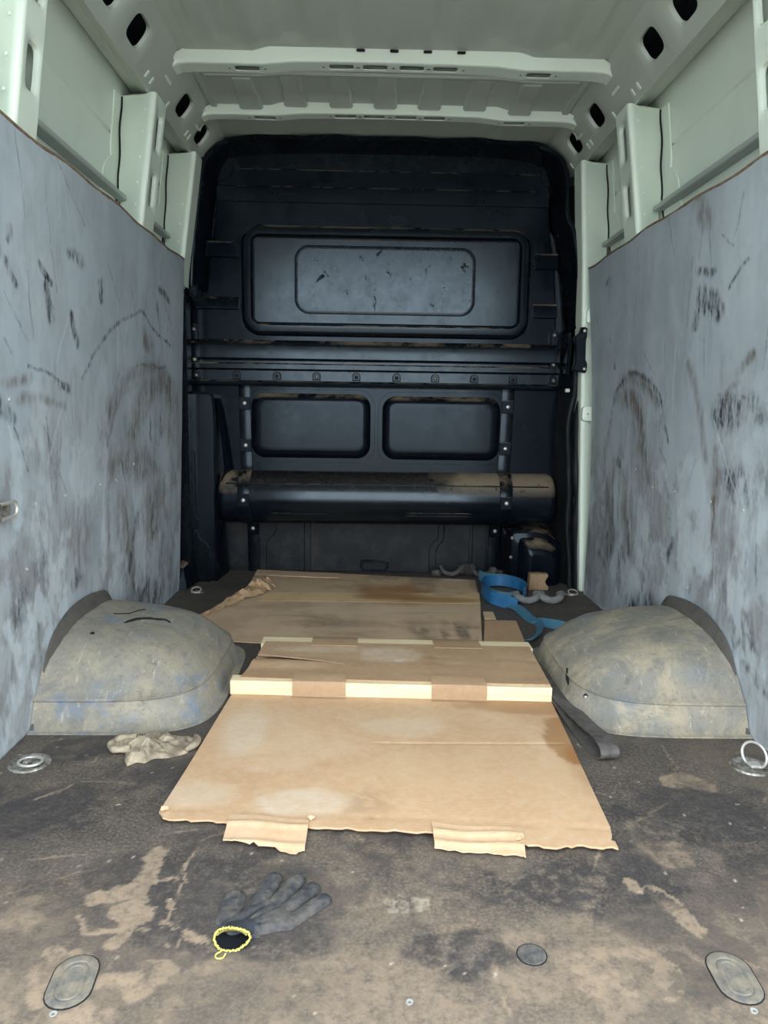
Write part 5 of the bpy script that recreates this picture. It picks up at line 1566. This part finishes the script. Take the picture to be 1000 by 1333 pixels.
# ------------------------------------------------------------------ work glove
def make_glove():
    root = thing('work_glove', 'grey knitted work glove with a yellow cuff edge lying on the floor', 'glove', (-0.22, 1.06, 0))
    caps = [((-0.238, 1.060), (-0.2185, 1.140), 0.0165, 0.0160, 0.0095), ((-0.214, 1.060), (-0.179, 1.136), 0.0155, 0.0150, 0.0105),
            ((-0.198, 1.046), (-0.152, 1.114), 0.0150, 0.0140, 0.0110), ((-0.184, 1.032), (-0.131, 1.087), 0.0140, 0.0120, 0.0110),
            ((-0.276, 1.045), (-0.274, 1.096), 0.0200, 0.0175, 0.0075)]
    palm = [((-0.250, 1.032), (-0.222, 1.060), 0.022, 0.028, 0.011), ((-0.236, 1.022), (-0.196, 1.042), 0.018, 0.024, 0.0125), ((-0.266, 1.024), (-0.250, 1.036), 0.020, 0.022, 0.010)]
    x = np.arange(-0.310, -0.105, 0.0012); y = np.arange(0.985, 1.17, 0.0012)
    X, Y = np.meshgrid(x, y, indexing='ij')
    H = np.full(X.shape, -1.0)
    dmin = np.full(X.shape, 1e9)
    def capd(c):
        (ax, ay), (bx, by), ra, rb, h = c
        vx, vy = bx - ax, by - ay; L = vx * vx + vy * vy
        t = np.clip(((X - ax) * vx + (Y - ay) * vy) / L, 0, 1)
        r = ra + (rb - ra) * t
        return np.hypot(X - ax - t * vx, Y - ay - t * vy), r, h
    for c in caps + palm:
        d, r, h = capd(c)
        q = np.clip(1 - (d / r) ** 3.2, 0, 1)
        H = np.maximum(H, np.where(d < r, h * q ** 0.5, -1))
        dmin = np.minimum(dmin, d - r)
    # creases and wrinkles in the knit
    def crease(pts, w, dp):
        return dp * np.exp(-stroke(X, Y, pts, w) ** 2)
    W = crease([(-0.247, 1.036), (-0.236, 1.050), (-0.220, 1.066)], 0.0026, 0.009) + crease([(-0.262, 1.075), (-0.262, 1.100), (-0.266, 1.112)], 0.0026, 0.005)
    W += crease([(-0.228, 1.022), (-0.218, 1.026)], 0.0025, 0.006) + crease([(-0.240, 1.030), (-0.230, 1.040)], 0.004, 0.003)
    W += 0.004 * (fbm(X * 60, Y * 60, 4, 3) - 0.5)
    Z = np.maximum(0.0015, H - W * np.clip(-dmin / 0.004, 0, 1))
    inside = dmin < 0.0
    keep = inside[:-1, :-1] | inside[1:, :-1] | inside[:-1, 1:] | inside[1:, 1:]
    gx, gy = np.gradient(dmin, 0.0012)
    out = ~inside
    Xs = np.where(out, X - gx * np.clip(dmin, 0, 0.002), X); Ys = np.where(out, Y - gy * np.clip(dmin, 0, 0.002), Y)
    Z = np.where(out, 0.0012, Z)
    nu, nv = X.shape
    F = grid_faces(nu, nv)[keep.reshape(-1)]
    used = np.unique(F); mp = -np.ones(nu * nv, int); mp[used] = np.arange(len(used))
    V = np.stack([Xs, Ys, Z], -1).reshape(-1, 3)[used]
    g = grid_obj('knit_hand', V, mp[F], M_KNIT, root)
    # cuff: from the wrist to the open edge
    cx, cy = -0.2600, 0.9885
    lo = []
    for t in np.linspace(0, 1, 9):
        px, py = (-0.246 + (cx + 0.246) * t, 1.030 + (cy - 1.030) * t)
        hw = 0.0275 - 0.002 * t - 0.003 * math.sin(t * PI)
        hh = 0.0050 + 0.0055 * t
        l = []
        for k in range(40):
            a = 2 * PI * k / 40
            rib = 1 + 0.04 * math.sin(a * 18)
            wx = math.cos(a) * hw * rib; wz = math.sin(a) * hh * rib
            # the opening leans back so that it faces up and to the rear
            l.append((px + wx, py + 0.011 * math.sin(a) * t + 0.002 * math.cos(a), 0.0070 + 0.0050 * t + wz))
        lo.append(l)
    v, f = loftvf(lo); cf = mk('ribbed_cuff', v, f, M_KNIT2, root, sharp=80)
    lo2 = [[(p[0] * 0.94 + 0.06 * cx, p[1] + 0.001, 0.0115 + (p[2] - 0.0115) * 0.82) for p in l] for l in lo[::-1]]
    v, f = loftvf(lo2[:7], False, True); mk('cuff_lining', v, f, M_KNIT3, cf, sharp=80)
    # yellow overlocked edge
    ring = []
    for k in range(120):
        a = 2 * PI * k / 120
        j = 0.0012 * math.sin(k * 2.1)
        w3 = 0.0016 * math.sin(3 * a + 0.6)
        ring.append((cx + math.cos(a) * (0.0258 + j + w3), cy + 0.011 * math.sin(a) - 0.001 + 0.0008 * math.sin(k * 1.3), max(0.0020, 0.0120 + math.sin(a) * (0.0108 + j + w3))))
    v, f = sweepvf(ring, [0.0014 + 0.0006 * math.sin(k * 1.9) for k in range(120)], 7, True); mk('yellow_edge', v, f, M_YELLOW, cf)
    zz = []
    for k in range(46):
        a = PI * (0.12 + 0.76 * k / 45)
        r = 0.92 if k % 2 else 0.70
        zz.append((cx + math.cos(a) * 0.0245 * (0.99 if k % 2 else 0.9), cy + 0.011 * math.sin(a) * r, 0.0120 + math.sin(a) * 0.0102 * r))
    v, f = sweepvf(zz, 0.0008, 5); mk('overlock_stitch', v, f, M_YELLOW, cf)
    lp = [(cx - 0.012, cy - 0.014, 0.003), (cx - 0.019, cy - 0.020, 0.002), (cx - 0.016, cy - 0.027, 0.002), (cx - 0.008, cy - 0.026, 0.002), (cx - 0.005, cy - 0.019, 0.003)]
    v, f = sweepvf(smooth_path(lp, 6), 0.0012, 6); mk('thread_loop', v, f, M_YELLOW, cf)
make_glove()

# ------------------------------------------------------------------ grey webbing strap by the right arch
def flat_w(P):
    P = np.asarray(P); T = np.gradient(P, axis=0); T[:, 2] = 0
    W = np.stack([-T[:, 1], T[:, 0], np.zeros(len(T))], -1)
    for k in range(len(W)):
        if np.linalg.norm(W[k]) < 1e-6: W[k] = W[k - 1]
    return W / (np.linalg.norm(W, axis=1)[:, None] + 1e-9)
root = thing('webbing_strap', 'dark grey flat webbing strap folded back on itself beside the right wheel arch', 'strap', (0.47, 1.8, 0))
lower = [(0.450, 2.20, 0.0120), (0.452, 2.05, 0.0115), (0.4535, 1.92, 0.0115), (0.456, 1.80, 0.0080), (0.463, 1.68, 0.0024), (0.474, 1.600, 0.0030)]
turn = [(0.478, 1.577, 0.0045), (0.4805, 1.564, 0.0110), (0.4815, 1.560, 0.0200), (0.482, 1.566, 0.0295), (0.481, 1.584, 0.0350)]
upper = [(0.482, 1.63, 0.0330), (0.478, 1.70, 0.0230), (0.466, 1.80, 0.0200), (0.456, 1.90, 0.0195), (0.453, 1.99, 0.0195), (0.452, 2.05, 0.0195)]
pts = smooth_path(lower + turn + upper, 5)
ref = smooth_path(lower, 5)
W = []
for k, p in enumerate(pts):
    u = k / len(pts)
    a = math.radians(8) if u < 0.5 else math.radians(-4)
    W.append((math.cos(a), math.sin(a) * 0.6 + 0.10, 0.0))
v, f = ribbonvf(pts, W, 0.044, 0.0026)
mk('webbing', v, f, M_GREYWEB, root, sharp=60)
m = MB()
lo = [[(0.432, 2.0495, 0.0222), (0.472, 2.0535, 0.0222), (0.472, 2.058, 0.0140), (0.432, 2.054, 0.0140)], [(0.430, 2.15, 0.0200), (0.470, 2.155, 0.0195), (0.470, 2.155, 0.0140), (0.430, 2.15, 0.0140)]]
v, f = loftvf(lo, True, True); mk('sewn_end', v, f, M_GREYWEB, root)

# ------------------------------------------------------------------ blue strap coil
root = thing('blue_strap', 'bright blue webbing strap coiled on its edge by the bulkhead, tail towards the arch', 'strap', (0.52, 3.0, 0))
coil = [(0.452, 3.36, 0.024), (0.490, 3.30, 0.024), (0.560, 3.27, 0.026), (0.612, 3.19, 0.026), (0.618, 3.09, 0.026), (0.590, 3.02, 0.025)]
P = smooth_path(coil, 8); v, f = ribbonvf(P, [(0, 0, 1)] * len(P), 0.046, 0.0025); mk('outer_turn', v, f, M_BLUE2, root)
coil = [(0.600, 3.03, 0.028), (0.612, 3.09, 0.030), (0.590, 3.17, 0.031), (0.530, 3.22, 0.032), (0.465, 3.20, 0.034), (0.428, 3.12, 0.035), (0.420, 3.02, 0.034), (0.436, 2.935, 0.030), (0.480, 2.89, 0.023), (0.530, 2.855, 0.020)]
P = smooth_path(coil, 8); v, f = ribbonvf(P, [(0.1, 0.35, 1)] * len(P), 0.048, 0.0025); mk('coil_turn', v, f, M_BLUE, root)
coil = [(0.438, 3.15, 0.024), (0.442, 3.08, 0.023), (0.470, 3.00, 0.020), (0.530, 2.985, 0.018), (0.556, 3.02, 0.018)]
P = smooth_path(coil, 8); v, f = ribbonvf(P, [(0, 0.5, 0.6)] * len(P), 0.040, 0.0025); mk('inner_turn', v, f, M_BLUE2, root)
tail = [(0.505, 2.872, 0.014), (0.530, 2.82, 0.012), (0.545, 2.73, 0.006), (0.558, 2.67, 0.006), (0.585, 2.635, 0.010), (0.620, 2.605, 0.012), (0.665, 2.575, 0.008)]
P = smooth_path(tail, 8); v, f = ribbonvf(P, [(0.8, 0.35, 0.25 + 0.5 * (k > 24))for k in range(len(P))], 0.040, 0.0025); mk('tail', v, f, M_BLUE2, root)
tail = [(0.566, 2.66, 0.010), (0.562, 2.60, 0.012), (0.548, 2.54, 0.012), (0.522, 2.47, 0.016), (0.496, 2.425, 0.018), (0.478, 2.405, 0.018)]
P = smooth_path(tail, 8); v, f = ribbonvf(P, [(0.8, 0.1, 0.9 - 0.02 * k) for k in range(len(P))], 0.030, 0.0025); mk('tail', v, f, M_BLUE2, root)

# ------------------------------------------------------------------ half-ring rubber clamps, block, lashing eyes
def half_ring(name, cx, cy, r, tr, tilt, yaw, mat, label, cat, group, span=1.0):
    pts = []
    for a in np.linspace(-PI / 2 - 1.35 * span, -PI / 2 + 1.35 * span, 22):
        p = np.array([r * math.cos(a), r * math.sin(a) * math.cos(tilt), 0]) ; p[2] = r * (1 + math.sin(a)) * math.sin(tilt)
        c, s_ = math.cos(yaw), math.sin(yaw)
        pts.append((cx + c * p[0] - s_ * p[1], cy + s_ * p[0] + c * p[1], p[2] + tr * 1.02))
    root = thing(name, label, cat, (cx, cy, 0), group)
    P, T, Sx, Nx = frames(pts, False, (0, 0, 1))
    # channel section: two lips with a groove between
    lo = []
    for k in range(len(P)):
        e = 1.0 if 1 < k < len(P) - 2 else 0.8
        row = []
        for i in range(14):
            a = 2 * PI * i / 14
            rr = tr * e * (1.0 - 0.32 * math.exp(-((a - PI) / 0.5) ** 2))
            row.append(tuple(P[k] + rr * (math.cos(a) * Nx[k] * 1.0 + math.sin(a) * Sx[k])))
        lo.append(row)
    v, f = loftvf(lo, True, True)
    b = mk('half_ring', v, f, mat, root, sharp=60)
    for q in (0, -1):
        v, f = screwvf(P[q] + T[q] * (-0.002 if q == 0 else 0.002), -T[q] if q == 0 else T[q], tr * 1.15, 0.006, 12); mk('end_lip', v, f, mat, root)
    return root
half_ring('rubber_clamp', 0.588, 2.972, 0.046, 0.0155, 0.55, 0.10, M_GRUB, 'grey half-ring rubber clamp lying against the blue strap coil', 'clamp', 'half-ring clamps')
half_ring('rubber_clamp', 0.690, 2.975, 0.044, 0.0160, 0.55, 0.05, M_GRUB, 'grey half-ring rubber clamp nearest the right lining board', 'clamp', 'half-ring clamps')
half_ring('rubber_clamp', 0.330, 3.455, 0.046, 0.0130, 0.85, -0.1, M_HOOK, 'dark half-ring clamp leftmost against the bulkhead foot', 'clamp', 'half-ring clamps')
half_ring('rubber_clamp', 0.478, 3.430, 0.044, 0.0130, 0.85, -0.25, M_HOOK, 'dark half-ring clamp just behind the blue strap end', 'clamp', 'half-ring clamps')
half_ring('rubber_clamp', 0.585, 3.400, 0.060, 0.0150, 0.5, PI + 0.1, M_HOOK, 'large dark half-ring clamp lying beside the wooden block', 'clamp', 'half-ring clamps')
# dark ribbed sleeve between the clamps
root = thing('rubber_sleeve', 'short dark ribbed rubber sleeve between two clamps at the bulkhead foot', 'sleeve', (0.405, 3.45, 0))
loops = []
for k, x in enumerate(np.linspace(0.375, 0.440, 15)):
    r = 0.030 if k % 2 else 0.025
    if k in (0, 14): r = 0.018
    loops.append([(x, 3.455 + r * math.cos(a), 0.031 + r * math.sin(a)) for a in np.linspace(0, 2 * PI, 17)[:-1]])
v, f = loftvf(loops, True, True); mk('ribbed_body', v, f, M_HOOK, root, sharp=60)
for x in (0.378, 0.437):
    v, f = sweepvf([(x, 3.455 + 0.030 * math.cos(a), 0.031 + 0.030 * math.sin(a)) for a in np.linspace(0, 2 * PI, 21)[:-1]], 0.003, 6, True); mk('rim', v, f, M_HOOK, root)
# small dark lump left of the clamps
root = thing('rubber_plug', 'small dark rubber plug left of the clamps by the bulkhead', 'plug', (0.262, 3.47, 0))
v, f = lathevf(0.262, 3.468, [(0.024, 0.0), (0.027, 0.006), (0.026, 0.018), (0.020, 0.026), (0.008, 0.028)], 18); mk('plug_body', v, f, M_HOOK, root)
v, f = lathevf(0.262, 3.468, [(0.031, 0.0005), (0.031, 0.004), (0.026, 0.0045)], 18); mk('plug_rim', v, f, M_HOOK, root)
# wooden block
ol = [(0.645, 0.0005), (0.732, 0.0005), (0.7335, 0.014), (0.722, 0.028), (0.717, 0.040), (0.7235, 0.052), (0.7300, 0.062), (0.728, 0.0725), (0.690, 0.0745), (0.650, 0.0735), (0.6465, 0.04)]
o = plate_xz('wooden_block', ol, 3.175, 3.215, M_BLOCK, None, bev=0.002, origin=(0.69, 3.195, 0))
tag(o, 'small brown wooden block with a notched side standing behind the blue strap', 'wood block')
# lashing eyes in the far corners
for x, y, lab in ((0.818, 3.105, 'bright steel lashing eye on the floor in the far right corner'), (-0.790, 3.085, 'bright steel lashing eye on the floor in the far left corner')):
    root = thing('lashing_eye', lab, 'lashing eye', (x, y, 0), 'small floor lashing eyes')
    d = 1 if x > 0 else -1
    v, f = lathevf(x, y, [(0.030, 0.0005), (0.029, 0.003), (0.022, 0.004), (0.012, 0.002)], 20, 1.0, 0.7); mk('base_plate', v, f, M_ZINC, root)
    pts = [(x + d * 0.004 + 0.020 * math.cos(a), y + 0.018 * math.sin(a), 0.0105 + 0.007 * math.sin(a)) for a in np.linspace(0, 2 * PI, 25)[:-1]]
    v, f = sweepvf(pts, 0.0026, 8, True); mk('eye_ring', v, f, M_BRIGHT, root)

# ------------------------------------------------------------------ lashing pots and rings
def lash_pot(x, y, up, label):
    root = thing('lashing_ring_pot', label, 'lashing ring', (x, y, 0), 'lashing ring pots in the floor')
    v, f = lathevf(x, y, [(0.0445, 0.0004), (0.0435, 0.0035), (0.040, 0.0052), (0.0365, 0.0045), (0.034, 0.0018), (0.020, 0.0012), (0.004, 0.0012)], 36); mk('pot', v, f, M_ZINC, root, sharp=60)
    if up:
        dx, dy = 0.60, -0.80
        cx, cy, cz = x + 0.008, y + 0.004, 0.0265
        pts = []
        for a in np.linspace(-PI * 0.36, PI * 1.36, 40):
            pts.append((cx + dx * 0.0275 * math.cos(a) + 0.10 * 0.028 * math.sin(a), cy + dy * 0.0275 * math.cos(a) + 0.25 * 0.028 * math.sin(a), max(0.006, cz + 0.0265 * math.sin(a))))
        v, f = sweepvf(pts, 0.0031, 9); mk('ring', v, f, M_BRIGHT, root)
        m = MB(); m.box(x - 0.006, x + 0.022, y - 0.014, y + 0.012, 0.0012, 0.0095, 0.003); m.obj('hinge_clip', M_BRIGHT, root)
    else:
        pts = [(x + 0.002 + 0.0245 * math.cos(a), y + 0.0215 * math.sin(a), 0.0052) for a in np.linspace(0, 2 * PI, 33)[:-1]]
        v, f = sweepvf(pts, 0.0034, 8, True); mk('ring', v, f, M_BRIGHT, root)
        m = MB(); m.box(x - 0.013, x + 0.004, y - 0.012, y + 0.012, 0.0012, 0.0092, 0.003); m.obj('hinge_clip', M_ZINC, root)
lash_pot(-0.803, 1.545, False, 'round steel lashing pot with its ring folded flat, floor near the left wall')
lash_pot(0.795, 1.545, True, 'steel lashing pot with its ring standing up, floor near the right wall')

# tie ring on the left lining
zr, yr = 0.553, 1.578
xw = -(lining_x(zr))
root = thing('wall_tie_ring', 'oval bright steel tie ring on the left lining board at the picture edge', 'tie ring', (xw, yr, zr))
ol = rrect(yr - 0.056, yr + 0.056, zr - 0.0165, zr + 0.0165, 0.016, 6)
v, f = sweepvf([(xw + 0.013, y, z) for y, z in ol], 0.0042, 8, True, up=(1, 0, 0)); mk('ring', v, f, M_BRIGHT, root)
ol2 = rrect(yr - 0.046, yr + 0.046, zr - 0.011, zr + 0.011, 0.010, 6)
v, f = loftvf([[(xw - 0.001, y, z) for y, z in ol2], [(xw + 0.004, y, z) for y, z in ol2], [(xw + 0.005, y, z) for y, z in rrect(yr - 0.043, yr + 0.043, zr - 0.008, zr + 0.008, 0.007, 6)]], False, True); mk('back_plate', v, f, M_ZINC, root)
m = MB(); m.box(xw, xw + 0.018, yr - 0.038, yr - 0.020, zr - 0.021, zr + 0.021, 0.003); m.obj('bracket', M_ZINC, root)

# ------------------------------------------------------------------ caps and screws let into the floor
def stadium(cx, cy, hw, hl, z, n=10, rot=0.0):
    pts = []
    for k in range(n + 1): a = PI * k / n; pts.append((hw * math.cos(a), (hl - hw) + hw * math.sin(a)))
    for k in range(n + 1): a = PI + PI * k / n; pts.append((hw * math.cos(a), -(hl - hw) + hw * math.sin(a)))
    c, s_ = math.cos(rot), math.sin(rot)
    return [(cx + c * x - s_ * y, cy + s_ * x + c * y, z) for x, y in pts]
for cx, cy, rot, lab in ((-0.464, 0.921, 0.10, 'oblong dusty plastic cap let into the floor, lower left corner'), (0.452, 0.926, -0.06, 'oblong dusty plastic cap let into the floor, lower right corner')):
    root = thing('blanking_plug', lab, 'plug', (cx, cy, 0), 'oblong floor caps')
    loops = [stadium(cx, cy, a, b, z, rot=rot) for a, b, z in ((0.0295, 0.048, 0.0003), (0.0295, 0.048, 0.0016), (0.0280, 0.0465, 0.0022), (0.0195, 0.037, 0.0020), (0.0180, 0.0355, 0.0008), (0.0165, 0.034, 0.0008), (0.0150, 0.0325, 0.0022), (0.0110, 0.0285, 0.0022), (0.0095, 0.027, 0.0012))]
    v, f = loftvf(loops, False, True); mk('cap_body', v, f, M_CAP, root, sharp=25)
    pts = stadium(cx, cy, 0.0302, 0.0488, 0.0006, rot=rot)
    v, f = sweepvf(pts, 0.0011, 6, True); mk('cap_gap', v, f, M_GAP, root)
root = thing('round_blanking_plug', 'small round dark grey cap let into the floor, right of the glove', 'plug', (0.177, 0.970, 0))
v, f = lathevf(0.177, 0.970, [(0.0208, 0.0003), (0.0205, 0.0016), (0.019, 0.0022), (0.016, 0.0017), (0.004, 0.0019)], 32); mk('cap_body', v, f, M_CAPD, root)
v, f = sweepvf([(0.177 + 0.0215 * math.cos(a), 0.970 + 0.0215 * math.sin(a), 0.0004) for a in np.linspace(0, 2 * PI, 41)[:-1]], 0.0009, 6, True); mk('cap_gap', v, f, M_GAP, root)
for x, y, lab in ((-0.467, 0.866, 'bright countersunk screw head in the floor under the left oblong cap'), (0.450, 0.868, 'bright countersunk screw head in the floor under the right oblong cap'), (-0.005, 0.884, 'bright countersunk screw head at the bottom middle of the floor')):
    root = thing('floor_screw', lab, 'screw', (x, y, 0), 'screws in the floor')
    v, f = lathevf(x, y, [(0.0052, 0.0002), (0.005, 0.001), (0.0030, 0.0012), (0.0015, 0.0004)], 16); mk('screw_head', v, f, M_BRIGHT, root)
    v, f = lathevf(x, y, [(0.0064, 0.0002), (0.006, 0.0006), (0.0052, 0.0006)], 16); mk('washer', v, f, M_ZINC, root)
